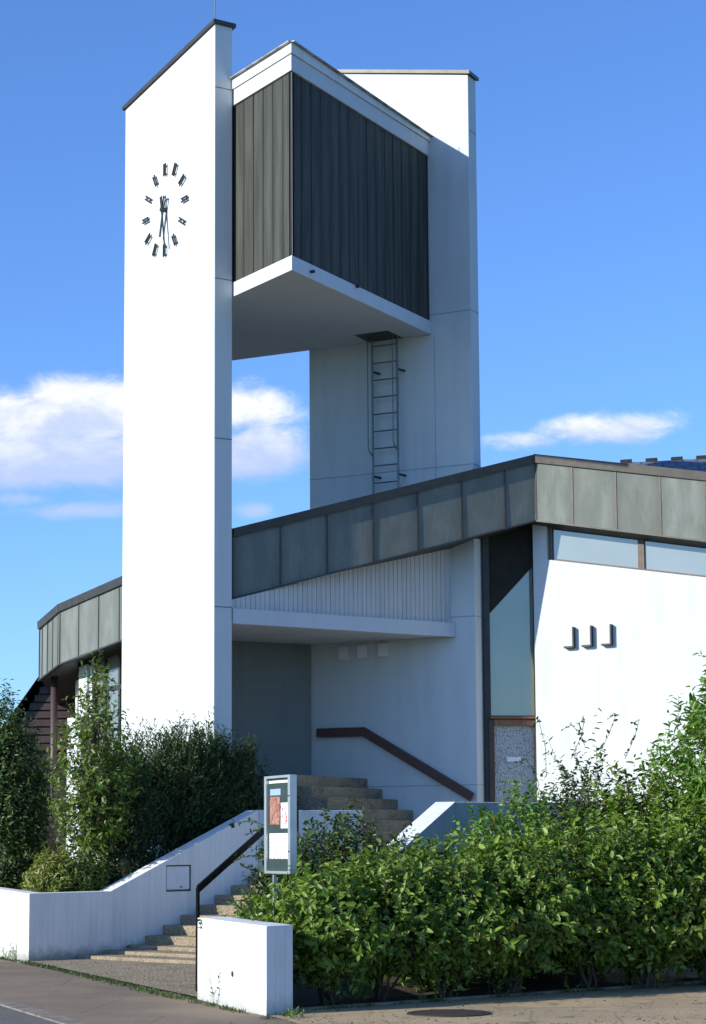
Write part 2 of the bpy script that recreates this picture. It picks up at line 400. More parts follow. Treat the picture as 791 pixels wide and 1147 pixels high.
# clock
nOut = -nar
ctr = along(T1, dL, 186.4, 235.5)
clock = bm = bmesh.new()
def cp(ang, rad, off):   # clockwise angle from 12
    e = -dL   # towards the right edge as seen
    return V(ctr.x+e.x*math.sin(ang)*rad+nOut.x*off, ctr.y+e.y*math.sin(ang)*rad+nOut.y*off, ctr.z+math.cos(ang)*rad)
rc = abs(along(T1, dL, 186.4, 190.5).z-along(T1, dL, 186.4, 280.5).z)/2
clk = bmesh.new(); tube(clk, [cp(0, 0, .002), cp(0, 0, .12)], .045, 12)
clk_o = obj('clock', clk, 'dark_metal', tower); 
N3 = V(nOut.x, nOut.y, 0)
for k in range(12):
    a = k*math.pi/6; bm = bmesh.new()
    L = .118
    d = (cp(a, 1, 0)-cp(a, 0, 0)).normalized(); sd = d.cross(N3).normalized()
    o1 = .04
    for sgn in (-1, 1):
        bar(bm, cp(a, rc-L, o1)+sd*sgn*.030, cp(a, rc+L, o1)+sd*sgn*.030, .026, .022, N3)
    bar(bm, cp(a, rc-L*.75, o1-.012), cp(a, rc-L*.55, o1-.012), .056, .012, N3)
    bar(bm, cp(a, rc+L*.55, o1-.012), cp(a, rc+L*.75, o1-.012), .056, .012, N3)
    bar(bm, cp(a, rc-L*.65, .0), cp(a, rc-L*.65, o1), .02, .02, d); bar(bm, cp(a, rc+L*.65, .0), cp(a, rc+L*.65, o1), .02, .02, d)
    obj('hour_mark', bm, 'dark_metal', clk_o)
def hand(ang, length, tail, w_, off):
    bm = bmesh.new(); d = (cp(ang, 1, 0)-cp(ang, 0, 0)).normalized(); sd = d.cross(N3)
    a = cp(ang, -tail, off); b = cp(ang, length, off)
    for sgn in (-1, 1): bar(bm, a+sd*sgn*w_*.75, lerp(a, b, .45)+sd*sgn*w_*.3, .03, .012, N3)
    bar(bm, a+d*.02, a+d*.05, w_*2, .012, N3); bar(bm, b-d*.3, b, w_*1.1, .014, N3)
    bar(bm, lerp(a, b, .35), b-d*.28, w_*1.25, .01, N3)
    o = obj('hand', bm, 'dark_metal', clk_o); return o
hand(R(194), rc*.66, .26, .055, .07); hand(R(171), rc*.97, .26, .036, .095)

# bell chamber
Nc = P2(at(327, 290, 34.15))
dR = Vector((math.sin(R(31.3)), math.cos(R(31.3))))
Rr = P2(zat(483, 354, Nc, dR))
Nc = P2(zat(327, 290, T1b+nar*.015, dL))
Rr = P2(at(483, 354, Rr.y)); dR = (Rr-Nc).normalized(); print('CHAMBER', Nc, Rr)
zb0 = zat(327, 302.3, Nc, dR).z; zb1 = zat(327, 285.5, Nc, dR).z; zb2 = zat(327, 78.6, Nc, dR).z
zb3 = zat(327, 60.5, Nc, dR).z; zb4 = zat(327, 49, Nc, dR).z
# left face runs along the inner face of the clock slab
Lf = Nc + dL*4.3
def isect(p, d, q, e):
    m = Matrix(((d.x, -e.x), (d.y, -e.y))); s = m.inverted() @ (q-p); return p+d*s.x
Bk = isect(Nc, dL, Rr, dB)                  # back corner where the left face meets the back line
ch_poly = [Nc, Rr, Bk]
ch = thing_part = bmesh.new()
def inset(poly, e):
    out = []; n = len(poly)
    for i in range(n):
        a, b, c = poly[i-1], poly[i], poly[(i+1) % n]
        d1 = (b-a).normalized(); d2 = (c-b).normalized()
        n1 = Vector((-d1.y, d1.x)); n2 = Vector((-d2.y, d2.x))
        out.append(isect(a+n1*e, d1, b+n2*e, d2))
    return out
# clip the back corner so the plan is four-sided as the soffit shows
cl1 = zat(258, 400, Rr, -dB); cl1 = P2(cl1)
Bl = P2(zat(182, 200, Nc, dL)); Bb = P2(zat(215, 400, Rr, dB))
poly = [Nc, Rr, Bb, Bl]
bm = bmesh.new(); prism(bm, [p for p in poly], zb0, zb1)
ch_floor = obj('chamber_floor', bm, 'render_plain', tower, .01)
# soffit hatch (dark opening) as a shallow box just under the floor
# cladding sheets with seams
def sheets(name, segs, zf, mname, parent, panel, seam, seam_mat='cap_metal', seam_w=.035, seam_d=.03, phase=0.0, sub='seam', start=0, gap=0):
    """segs: list of (p,q,(z0p,z1p),(z0q,z1q)); outward is to the right of p->q"""
    bm = bmesh.new(); uvl = bm.loops.layers.uv.new('UVMap'); bs = bm; cnt = start; nq = 0
    plain_faces = set()
    for (p, q, zp, zq) in segs:
        L = (q-p).length; d = (q-p)/L; n = Vector((d.y, -d.x))
        ts = [0.0]; t_ = phase*panel if phase else panel
        while t_ < L-.06: ts.append(t_); t_ += panel
        ts.append(L)
        for i in range(len(ts)-1):
            a, b = ts[i], ts[i+1]
            za = (lerp(zp[0], zq[0], a/L), lerp(zp[1], zq[1], a/L)); zb = (lerp(zp[0], zq[0], b/L), lerp(zp[1], zq[1], b/L))
            A, B = p+d*a, p+d*b; bul = random.uniform(-.004, .006)
            f1 = quad_uv(bm, [V(A.x, A.y, za[0]), V(B.x, B.y, zb[0]), V(B.x+n.x*bul, B.y+n.y*bul, zb[1]), V(A.x+n.x*bul, A.y+n.y*bul, za[1])],
                    [(cnt+.01, 0.01), (cnt+.99, 0.01), (cnt+.99, .99), (cnt+.01, .99)], uvl)
            f2 = quad_uv(bm, [V(A.x-n.x*.05, A.y-n.y*.05, za[0]), V(A.x-n.x*.05, A.y-n.y*.05, za[1]), V(B.x-n.x*.05, B.y-n.y*.05, zb[1]), V(B.x-n.x*.05, B.y-n.y*.05, zb[0])],
                    [(cnt+.01, 0.01), (cnt+.99, 0.01), (cnt+.99, .99), (cnt+.01, .99)], uvl)
            plain_faces.update((f1, f2)); cnt += 1
            if seam and i > 0:
                bar(bs, V(A.x+n.x*seam_d/2, A.y+n.y*seam_d/2, za[0]+.004), V(A.x+n.x*seam_d/2, A.y+n.y*seam_d/2, za[1]-.004), seam_w, seam_d, (n.x, n.y, 0))
        if seam:
            for e, z_ in ((p, zp), (q, zq)):
                bar(bs, V(e.x+n.x*.006, e.y+n.y*.006, z_[0]+.003), V(e.x+n.x*.006, e.y+n.y*.006, z_[1]-.003), seam_w, .02, (n.x, n.y, 0))
    for f in bm.faces:
        if f not in plain_faces: f.material_index = 1
    me = bpy.data.meshes.new(name); bm.to_mesh(me); bm.free()
    return finish(name, me, [mname, seam_mat], parent)
pin = inset(poly, .04)
cl = sheets('chamber_cladding', [(pin[3], pin[0], (zb1, zb2), (zb1, zb2)), (pin[0], pin[1], (zb1, zb2), (zb1, zb2)), (pin[1], pin[2], (zb1, zb2), (zb1, zb2)), (pin[2], pin[3], (zb1, zb2), (zb1, zb2))],
            None, 'chamber_sheet', tower, .335, True, 'dark_metal', .012, .008)
bm = bmesh.new(); e_ = pin[0]-(pin[0]*0)
bar(bm, V(pin[0].x, pin[0].y-.012, zb1+.004), V(pin[0].x, pin[0].y-.012, zb2-.004), .03, .03); obj('corner_trim', bm, 'ladder_metal', cl)
bm = bmesh.new(); prism(bm, inset(poly, .0), zb2, zb3); corn = obj('cornice', bm, 'render_plain', tower, .008)
bm = bmesh.new()
pp = inset(poly, -.03)
zz = [zb4, zb4-.10, zb4-.1, zb4]
hexa(bm, [V(p.x, p.y, zb3+.003) for p in pp], [V(p.x, p.y, z) for p, z in zip(pp, zz)])
obj('parapet', bm, 'soffit_white', corn)
bm = bmesh.new()
for i in (3, 0):
    a, b = pp[i], pp[(i+1) % 4]
    bar(bm, V(a.x, a.y, zz[i]+.012), V(b.x, b.y, zz[(i+1) % 4]+.012), .12, .018)
obj('flashing', bm, 'old_zinc', corn)
n_ = Vector((dR.y, -dR.x))
for (px, py) in ((348, 304.5), (399, 321)):
    bm = bmesh.new(); h = zat(px, py, Nc+n_*0, dR); tube(bm, [V(h.x, h.y, h.z), V(h.x+n_.x*.08, h.y+n_.y*.08, h.z)], .028, 10)
    obj('drain_spout', bm, 'dark_metal', ch_floor)

# second slab
nB = Vector((dB.y, -dB.x)); nB = nB if nB.y > 0 else -nB       # away from the camera
S1 = P2(zat(527, 300, Rr, -dB)); S0 = P2(zat(346.5, 470, Rr, -dB))
zS1 = zat(527, 83, Rr, -dB).z; zS0 = zat(385, 82, Rr, -dB).z; 
hS = P2(zat(385, 82, Rr, -dB)); zS0 = zS1 + (zS0-zS1)*(S0-S1).length/(hS-S1).length
S1 = S1+nB*.004; S0 = S0+nB*.004
bm = bmesh.new(); hexa(bm, [V(*S1, .9), V(*S0, .9), V(*(S0+nB*.36), .9), V(*(S1+nB*.36), .9)], [V(*S1, zS1), V(*S0, zS0), V(*(S0+nB*.36), zS0), V(*(S1+nB*.36), zS1)])
slab2 = obj('tower_slab', bm, 'render_white', tower, .012)
slab2['label'] = 'rear slab carrying the ladder'
bm = bmesh.new(); cap(bm, S1, S0, zS1, zS0, nB, .36); obj('coping', bm, 'cap_metal', slab2)
def jnt(a, b, w_=.010, h_=.012, up=(0, 0, 1)):
    bm = bmesh.new(); bar(bm, a, b, w_, h_, up); obj('joint', bm, 'joint_light', slab2)
for py in (144, 346.5, 519.5, 690, 879):
    z = zat(529, py, S1, dB).z; e = (S1-S0).normalized()*.001
    if py > 150: jnt(V(*(S1-nB*.001), z), V(*(S0-nB*.001), z))
    jnt(V(*(S1+e+nB*.01), z), V(*(S1+e+nB*.35), z))
h = zat(487.5, 450, S1, dB)
jnt(V(h.x, h.y, 8.0), V(h.x, h.y, zb0), .010, .008, (nB.x, nB.y, 0))
# ladder on the second slab
lad = bmesh.new()
eB = (S1-S0).normalized(); off = -nB
def lp_(px, py, stand):
    h = zat(px, py, S1+off*stand, dB); return Vector((h.x, h.y, h.z))
ztop = zb0+.45
a = lp_(417.5, 450, .22); b = lp_(445.5, 450, .22)
zlow = 7.0
tube(lad, [V(a.x, a.y, zlow), V(a.x, a.y, ztop)], .022, 8)
tube(lad, [V(b.x, b.y, zlow), V(b.x, b.y, ztop)], .022, 8)
zr = lp_(431, 541, .22).z-.33*4
ladder = None
lad_o = obj('ladder', lad, 'ladder_metal', tower)
while zr < ztop:
    bm = bmesh.new(); tube(bm, [V(a.x, a.y, zr), V(b.x, b.y, zr)], .015, 6); obj('rung', bm, 'ladder_metal', lad_o); zr += .333
for (m0, pyb) in ((a, 511), (b, 507)):
    zb_ = lp_(417, pyb, .22).z; bm = bmesh.new()
    o2 = Vector((off.x*.16-eB.x*.0, off.y*.16-eB.y*.0, 0))
    o2 = Vector((off.x*.14, off.y*.14, 0)) - Vector((eB.x, eB.y, 0))*.03
    tube(bm, [m0+V(0, 0, zb_-m0.z), m0+o2*.5+V(0, 0, zb_-m0.z+.03), m0+o2*.9+V(0, 0, zb_-m0.z+.10), m0+o2+V(0, 0, zb_-m0.z+.2), V(m0.x+o2.x, m0.y+o2.y, ztop)], .012, 6)
    obj('grab_rail', bm, 'ladder_metal', lad_o)
for py in (415, 532.5):
    for m0 in (a, b):
        z = lp_(431, py, .22).z; bm = bmesh.new()
        bar(bm, V(m0.x-off.x*.0, m0.y-off.y*.0, z), V(m0.x-off.x*.22+eB.x*.05, m0.y-off.y*.22+eB.y*.05, z), .04, .035); obj('bracket', bm, 'dark_metal', lad_o)
# hatch in the chamber floor above the ladder
bm = bmesh.new()
hc = lerp(P2(a), P2(b), .5)+off*.12
q = [hc-eB*.42-off*.30, hc+eB*.30-off*.30, hc+eB*.30+off*.34, hc-eB*.42+off*.34]
prism(bm, q, zb0-.006, zb0-.002); obj('hatch', bm, 'frame_dark', ch_floor)

# ================================================================== CHURCH
K1 = P2(at(261, 630, 35.75)); K0 = P2(at(600, 545, 37.9)); K2 = P2(at(67.5, 710, 42.3)); K3 = P2(at(44.5, 730, 44.0))
dRt = -dB; K4 = K0 + dRt*9.0
def zseg(px, py, p, q): return zat(px, py, p, (q-p).normalized()).z
zt = {}; 
zt['K1'] = (zseg(261, 671, K1, K0), zseg(261, 592, K1, K0)); zt['K0'] = (zseg(600, 584, K1, K0), zseg(600, 509, K1, K0))
zt['K2'] = (zseg(67.5, 745, K2, K1), zseg(67.5, 677, K2, K1)); zt['K3'] = (zseg(44.5, 763, K3, K2), zseg(44.5, 697, K3, K2))
zz791 = (zseg(791, 607.4, K0, K4), zseg(791, 528.7, K0, K4)); h791 = P2(zat(791, 560, K0, dRt)); l791 = (h791-K0).length
zt['K4'] = tuple(zt['K0'][i]+(zz791[i]-zt['K0'][i])*9.0/l791 for i in (0, 1))
print('HEIGHTS', zt, 'tower', zT1, zT0, zS1, zS0, zb0, zb4, 'l791', l791)
church = thing('church_building', 'white church hall with angular patinated metal roof edge and recessed porch', 'church', (K0.x, K0.y, 1.3))
K = {'K0': K0, 'K1': K1, 'K2': K2, 'K3': K3, 'K4': K4}
CAPH = .16
order = [('K3', 'K2'), ('K2', 'K1'), ('K1', 'K0'), ('K0', 'K4')]
pan = .79
ph = {('K1', 'K0'): 1.0, ('K0', 'K4'): .86, ('K2', 'K1'): .98, ('K3', 'K2'): .55}
st = 0
for a_, b_ in order:
    pa, pb = K[a_], K[b_]; za, zb_ = zt[a_], zt[b_]
    pw = pan if a_ != 'K3' else .47
    if a_ == 'K2': pw = .98
    if a_ == 'K1': pw = (K0-K1).length/6.72
    if a_ == 'K0': pw = .85
    f = sheets('roof_fascia', [(pa, pb, (za[0], za[1]-CAPH), (zb_[0], zb_[1]-CAPH))], None, 'patina', church, pw, True, 'cap_metal', .032, .012, ph[(a_, b_)], start=st)
    st += 20
    # coping and lower trim
    d = (pb-pa).normalized(); n = Vector((d.y, -d.x))
    bm = bmesh.new()
    def prof(p, z): 
        o1 = p+n*.05; i1 = p-n*.35
        return [V(*i1, z-CAPH), V(*o1, z-CAPH), V(*(p+n*.065), z), V(*i1, z+.02)]
    e = d*.05 if a_ != 'K0' else d*.0
    hexa(bm, prof(pa, za[1]), prof(pb, zb_[1])); obj('coping', bm, 'cap_metal', f)
    bm = bmesh.new(); bar(bm, V(*(pa+n*.012), za[0]+.012), V(*(pb+n*.012), zb_[0]+.012), .05, .03); obj('drip_edge', bm, 'cap_metal', f)
# roof and soffit as two fans to a far point
back = [K4+Vector((6, 12)), Vector((-4, 60)), K3+Vector((-1, 12))]
ring = [('K3', 0), ('K2', 0), ('K1', 0), ('K0', 0), ('K4', 0)]
for nm, idx, dz, m_, cz in (('roof', 1, -.07, 'cap_metal', 7.4), ('soffit', 0, .05, 'frame_dark', 6.6)):
    bm = bmesh.new(); vs = []
    def ins(k, e=.03):
        return K[k]+(Vector((1, 47))-K[k]).normalized()*e
    for k, _ in ring: p = ins(k); vs.append(bm.verts.new(V(p.x, p.y, zt[k][idx]+dz)))
    for b_ in back: vs.append(bm.verts.new(V(b_.x, b_.y, 6.0 if idx else 5.0)))
    c_ = bm.verts.new(V(1, 47, cz))
    for i in range(len(vs)): bm.faces.new((vs[i], vs[(i+1) % len(vs)], c_))
    obj(nm, bm, m_, church)

# canopy, cladding, porch
dC = Vector((math.sin(R(56.7)), math.cos(R(56.7))))
EW0 = S1; dE = dB; EWc = S0
Cn = P2(zat(509.5, 712, EW0, dE))            # canopy meets the entrance wall
Cl = isect(Cn, dC, T1b+nar*.02, dL); PLh = P2(zat(172, 800, T1b-nar*.06, dL))
zc0 = zat(509, 713, Cn, dC).z; zc1 = zat(509, 698.5, Cn, dC).z
zg = 1.33
ew = church
inn = Vector((dC.y, -dC.x)); inn = inn if inn.y > 0 else -inn
bm = bmesh.new()
zend = zat(509, 698.5, Cn, dC).z
Clb = Cl
prism(bm, [Clb, Cn-dC*.004, EWc-nB*.004, PLh], zc0, zc1)
canopy = obj('canopy', bm, 'soffit_white', church)
bm = bmesh.new(); A = Clb-inn*.03; B = Cn-dC*.004-inn*.03
hexa(bm, [V(*A, zc0-.012), V(*B, zc0-.012), V(*(B+inn*.026), zc0-.012), V(*(A+inn*.026), zc0-.012)], [V(*A, zc1+.012), V(*B, zc1+.012), V(*(B+inn*.026), zc1+.012), V(*(A+inn*.026), zc1+.012)])
obj('canopy_edge', bm, 'render_plain', canopy, .004)
# ribbed cladding above the canopy
def ftop(p):
    u = (p-K1).dot((K0-K1).normalized())/(K0-K1).length; return lerp(zt['K1'][0], zt['K0'][0], u)+(.2 if (p-K1).dot(Vector((-(K0-K1).y, (K0-K1).x)).normalized()) > .12 else -.012)
bm = bmesh.new(); A = Clb+inn*.05; B = Cn+inn*.05; L = (B-A).length; nr = int(L/.098)
for i in range(nr):
    p = A+dC*(i*.098); q = A+dC*(i*.098+.088)
    slab(bm, p, q, (zc1+.012, ftop(p)), (zc1+.012, ftop(q)), .024, 1)
slab(bm, A+inn*.02+dC*.1, B+inn*.02, (zc1+.012, ftop(A)), (zc1+.012, ftop(B)), .05, 1)
obj('ribbed_cladding', bm, 'rib_cladding', church)
# porch back wall
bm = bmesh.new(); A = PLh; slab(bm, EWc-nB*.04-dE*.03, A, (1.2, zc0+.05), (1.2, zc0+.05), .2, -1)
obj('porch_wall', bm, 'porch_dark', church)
# small boxes under the soffit
nE = Vector((-dE.y, dE.x)); nE = nE if nE.y < 0 else -nE
for px, py in ((384, 731.5), (405, 730), (428, 728)):
    h = zat(px, py, EW0+nE*.07, dE); c = P2(h); bm = bmesh.new()
    slab(bm, c-dE*.1, c+dE*.1, (h.z-.13, h.z+.13), (h.z-.13, h.z+.13), .07, -1 if Vector((-dE.y, dE.x)).dot(nE) > 0 else 1)
    obj('wall_lamp', bm, 'fixture_white', ew, .01)
# wooden handrail board
bm = bmesh.new(); o_ = nE*.09
r0 = zat(355, 821, EW0+o_, dE); r1 = zat(409, 819.5, EW0+o_, dE); r2 = zat(529, 893, EW0+o_, dE)
bar(bm, r0, r1+V(-dE.x*.04, -dE.y*.04, 0)*0, .06, .17, (0, 0, 1))
bar(bm, r1+Vector((dE.x, dE.y, 0))*.03, r2, .055, .17, (0, 0, 1))
hr = obj('wooden_handrail', bm, 'brown_wood', ew, .01)
for p in (lerp(r0, r1, .3), lerp(r1, r2, .15), lerp(r1, r2, .5), lerp(r1, r2, .85)):
    bm = bmesh.new(); bar(bm, p, p-V(nE.x*.085, nE.y*.085, 0), .03, .03)
    obj('bracket', bm, 'dark_metal', hr)

# front wall of the right wing, with clerestory
nR = Vector((-dRt.y, dRt.x)); nR = nR if nR.y > 0 else -nR
Wp = P2(at(598.5, 700, 38.25)); dW = dRt
sil0 = zat(613, 626.8, Wp, dW); sil1 = zat(791, 646.8, Wp, dW)
ws = (sil1.z-sil0.z)/((P2(sil1)-P2(sil0)).length)
Lw = 8.6; WE = Wp+dW*Lw
t0 = (P2(sil0)-Wp).length
slope = (zt['K4'][0]-zt['K0'][0])/9.0
ztopw = lambda t_: zt['K0'][0]+slope*t_+.06
zsil = lambda t_: sil0.z+ws*(t_-t0)
bm = bmesh.new()
slab(bm, Wp, Wp+dW*t0, (.5, ztopw(0)), (.5, ztopw(t0)), .3, 1)
slab(bm, Wp+dW*(t0+.0005), WE, (.5, zsil(t0)), (.5, zsil(Lw)), .3, 1)
fw = obj('front_wall', bm, 'render_white', church)
tt = [t0]
for px in (717, 820, 925, 1030): tt.append((P2(zat(px, 640, Wp, dW))-Wp).length)
for i in range(len(tt)-1):
    a_, b_ = tt[i]+(.02 if i == 0 else .0), tt[i+1]
    g = nR*.10; bm = bmesh.new()
    zl = lambda t_: zsil(t_)+.0
    # frame: jambs, sill, head
    for tj in (a_+.03, b_-.03):
        bar(bm, V(*(Wp+dW*tj+g), zl(tj)+.003), V(*(Wp+dW*tj+g), ztopw(tj)), .06, .05, (nR.x, nR.y, 0))
    bar(bm, V(*(Wp+dW*(a_+.06)+g), zl(a_+.06)+.02), V(*(Wp+dW*(b_-.06)+g), zl(b_-.06)+.02), .05, .035)
    win = obj('window', bm, 'frame_grey', church)
    bm = bmesh.new(); g2 = nR*.115
    slab(bm, Wp+dW*(a_+.05)+g2, Wp+dW*(b_-.05)+g2, (zl(a_)+.03, ztopw(a_)), (zl(b_)+.03, ztopw(b_)), .012, 1)
    obj('pane', bm, 'glass_pale', win)
bm = bmesh.new(); slab(bm, Wp+dW*t0+nR*.16, WE+nR*.16, (zsil(t0)-.05, ztopw(t0)), (zsil(Lw)-.05, ztopw(Lw)), .1, 1)
obj('window_backing', bm, 'curtain', church)
# three bent brackets on the white wall
for px, py in ((640, 714), (660, 712.5), (682, 711)):
    h = zat(px+3, py, Wp, dW); c = P2(h); z = h.z; bm = bmesh.new(); n = -nR
    slab(bm, c, c+dW*.028, (z-.19, z+.19), (z-.19, z+.19), .10, -1 if Vector((-dW.y, dW.x)).dot(n) < 0 else 1)
    slab(bm, c-dW*.17, c-dW*.001, (z-.20, z-.165), (z-.20, z-.165), .10, -1 if Vector((-dW.y, dW.x)).dot(n) < 0 else 1)
    obj('wall_bracket', bm, 'dark_metal', fw)
# glazed strip and door
G0 = S1+nB*.33+Vector((.003, 0)); G1 = Wp+Vector((-.004, .16)); dG = (G1-G0).normalized(); nG = Vector((-dG.y, dG.x))
zd = zat(570, 805, G0, dG).z
bm = bmesh.new()
bar(bm, V(*(G0+dG*.06), zg), V(*(G0+dG*.06), 7.7), .12, .14, (nG.x, nG.y, 0))
bar(bm, V(*(G0+dG*.12), zd+.02), V(*G1, zd+.02), .12, .07)
sf = obj('stair_window', bm, 'frame_dark', church)
bm = bmesh.new(); slab(bm, G0+dG*.12, G1, (zd+.06, 7.9), (zd+.06, 7.9), .02, 1); obj('pane', bm, 'glass_tall', sf)
# dark reflection in the upper glass, added as an opaque sheet with slanting edge
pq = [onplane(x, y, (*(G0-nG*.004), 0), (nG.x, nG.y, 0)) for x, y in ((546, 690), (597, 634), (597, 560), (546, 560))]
bm = bmesh.new(); hexa(bm, [p-V(nG.x, nG.y, 0)*.010 for p in pq], [p-V(nG.x, nG.y, 0)*.001 for p in pq]); obj('dark_reflection', bm, 'reflection_dark', sf)
# door
bm = bmesh.new()
xl = P2(zat(550, 850, G0, dG)); xr = P2(zat(600.5, 850, G0, dG))
g = -nG*.05
bar(bm, V(*(xl+g), zg), V(*(xl+g), zd-.02), .10, .10, (nG.x, nG.y, 0))
bar(bm, V(*(xr+g), zg), V(*(xr+g), zd-.02), .09, .10, (nG.x, nG.y, 0))
door = obj('door', bm, 'door_wood_dark', church, .008)
bm = bmesh.new()
bar(bm, V(*(xl+g+dG*.05), zd-.08), V(*(xr+g-dG*.045), zd-.08), .13, .12); 
bar(bm, V(*(xl+g-dG*.03), zd+.012), V(*(xr+g+dG*.03), zd+.012), .20, .04)
obj('door_frame', bm, 'door_wood', door, .008)
bm = bmesh.new(); bar(bm, V(*(xl+g+dG*.05), zg+.1), V(*(xr+g-dG*.045), zg+.1), .1, .2); obj('bottom_rail', bm, 'door_wood', door, .008)
bm = bmesh.new(); slab(bm, xl+dG*.05+g, xr-dG*.045+g, (zg+.2, zd-.141), (zg+.2, zd-.141), .02, 1); pn = obj('door_pane', bm, 'bubble_glass', door)
hs_ = zat(575.5, 850.5, xl+g*1.3, dG); c = P2(hs_); bm = bmesh.new()
slab(bm, c-dG*.135, c+dG*.135, (hs_.z-.045, hs_.z+.045), (hs_.z-.045, hs_.z+.045), .012, -1); obj('letter_plate', bm, 'sign_white', door)
bm = bmesh.new(); hp = xl+dG*.04-nG*.12; tube(bm, [V(*hp, 2.35), V(*(hp-nG*.05), 2.35), V(*(hp-nG*.05+dG*.12), 2.35)], .012, 6); obj('handle', bm, 'alu', door)

# left side walls under the fascia
d21 = (K1-K2).normalized(); n21 = Vector((-d21.y, d21.x)); n21 = n21 if n21.y > 0 or n21.x > 0 else -n21
nn = Vector((d21.y, -d21.x)); inn2 = -nn
A = K2+inn2*.55+d21*.35; B = P2(zat(170, 800, A, d21))
zl0, zl1 = zt['K2'][0]+.05, zt['K1'][0]+.05
LL = (B-A).length
sw = P2(zat(72, 800, A, d21)); 
ta = lambda px, py=800: (P2(zat(px, py, A, d21))-A).dot(d21)
segs = [(0, ta(69))]
bm = bmesh.new()
zh = lambda t_: zl0+(zl1-zl0)*t_/(K1-K2).length
z_low = 1.0
tw0, tw1 = max(.05, ta(70)), ta(88)
tw2, tw3 = ta(97), LL-.15
zs1 = zat(80, 806, A, d21).z; zs2 = zat(120, 812, A, d21).z-1.2
slab(bm, A, A+d21*tw0, (z_low, zh(0)), (z_low, zh(tw0)), .25, 1)
slab(bm, A+d21*(tw0+.001), A+d21*tw1, (z_low, zs1), (z_low, zs1), .25, 1)
slab(bm, A+d21*(tw1+.001), A+d21*tw2, (z_low, zh(tw1)), (z_low, zh(tw2)), .25, 1)
slab(bm, A+d21*(tw2+.001), A+d21*tw3, (z_low, zs2), (z_low, zs2), .25, 1)
slab(bm, A+d21*(tw3+.001), B, (z_low, zh(tw3)), (z_low, zh(LL)), .25, 1)
obj('side_wall', bm, 'render_white', church)
for (a_, b_, zs, nmul) in ((tw0, tw1, zs1, 1), (tw2, tw3, zs2, 4)):
    bm = bmesh.new(); g = inn2*.08
    for i in range(nmul+1):
        t_ = lerp(a_+.04, b_-.04, i/nmul); bar(bm, V(*(A+d21*t_+g), zs+.002), V(*(A+d21*t_+g), zh(t_)), .08, .06, (inn2.x, inn2.y, 0))
    bar(bm, V(*(A+d21*(a_+.08)+g), zs+.03), V(*(A+d21*(b_-.08)+g), zs+.03), .07, .06)
    if nmul > 1:
        zm = zat(125, 770, A, d21).z
        bar(bm, V(*(A+d21*(a_+.08)+g), zm), V(*(A+d21*(b_-.08)+g), zm), .05, .09)
    wn_ = obj('window', bm, 'frame_dark', church)
    bm = bmesh.new(); slab(bm, A+d21*(a_+.05)+g*1.2, A+d21*(b_-.05)+g*1.2, (zs+.05, zh(a_)), (zs+.05, zh(b_)), .012, 1)
    obj('pane', bm, 'glass_dark' if nmul == 1 else 'glass_tall', wn_)
A2 = A-d21*.001; B2 = K3+Vector((.75, .2)); bm = bmesh.new(); slab(bm, B2, A2, (1.0, zt['K3'][0]), (1.0, zt['K2'][0]), .25, 1)
obj('side_wall', bm, 'render_white', church)
# two brown posts / downpipes on the left side
for px, top in ((60, 762), (89.5, 745)):
    bm = bmesh.new(); p = at(px, 850, 44.1 if px < 80 else 42.9); 
    zt_ = at(px, top, p.y).z
    tube(bm, [V(p.x, p.y, .9), V(p.x, p.y, zt_+.12)], .075 if px < 80 else .06, 10); obj('roof_post', bm, 'pipe_brown', church, smooth=True)
# blue tiled roof rising behind the right wing
a_ = at(640, 521.5, 46); b_ = at(1100, 497, 47)
bm = bmesh.new(); uvl = bm.loops.layers.uv.new('UVMap')
c_ = V(b_.x-.5, b_.y-5.5, b_.z-2.6); d_ = V(a_.x-.5, a_.y-5.5, a_.z-2.6)
quad_uv(bm, [d_, c_, b_, a_], [(0, 0), (9, 0), (9, 6), (0, 6)], uvl)
e_ = V(a_.x+1, a_.y+6, a_.z-2.6); f_ = V(b_.x+1, b_.y+6, b_.z-2.6)
quad_uv(bm, [a_, b_, f_, e_], [(0, 0), (9, 0), (9, 6), (0, 6)], uvl)
vsg = [bm.verts.new(p) for p in (a_, e_, V(e_.x, e_.y, 5), V(d_.x, d_.y, 5), d_)]; bm.faces.new(vsg)
rb = obj('tiled_roof', bm, 'tile_blue', church)
for i in range(12):
    p = lerp(a_, b_, (i*28.0+5)/460.0+.12)
    if i*28+5 > 400: break
    bm = bmesh.new(); bar(bm, p+V(-.13, 0, .01), p+V(.13, 0, .025), .10, .10); obj('ridge_cap', bm, 'frame_dark', rb)

# ================================================================== STAIRS AND WALLS
dS = Vector((math.sin(R(42)), math.cos(R(42)))); nS = Vector((dS.y, -dS.x))   # nS: to the right of the flight, towards camera
Q0 = P2(ground(32, 1077)); 
def tq(px, py): return (P2(zat(px, py, Q0, dS))-Q0).dot(dS)
tA = tq(124, 999); tB = tq(290, 907)
zA = zat(32, 1001, Q0, dS).z; zA2 = zat(124, 998, Q0, dS).z; zB = zat(290, 907, Q0, dS).z
print('stairwall', Q0, tA, tB, zA, zA2, zB)
zA = (zA+zA2)/2
TH = .28
sideL = 1   # thickness to the left of dS (away from the flight)
stw = thing('stair_wall', 'long white board-marked concrete wall rising beside the left of the steps', 'concrete wall', (Q0.x, Q0.y, 0))
bm = bmesh.new()
nl = -nS*TH
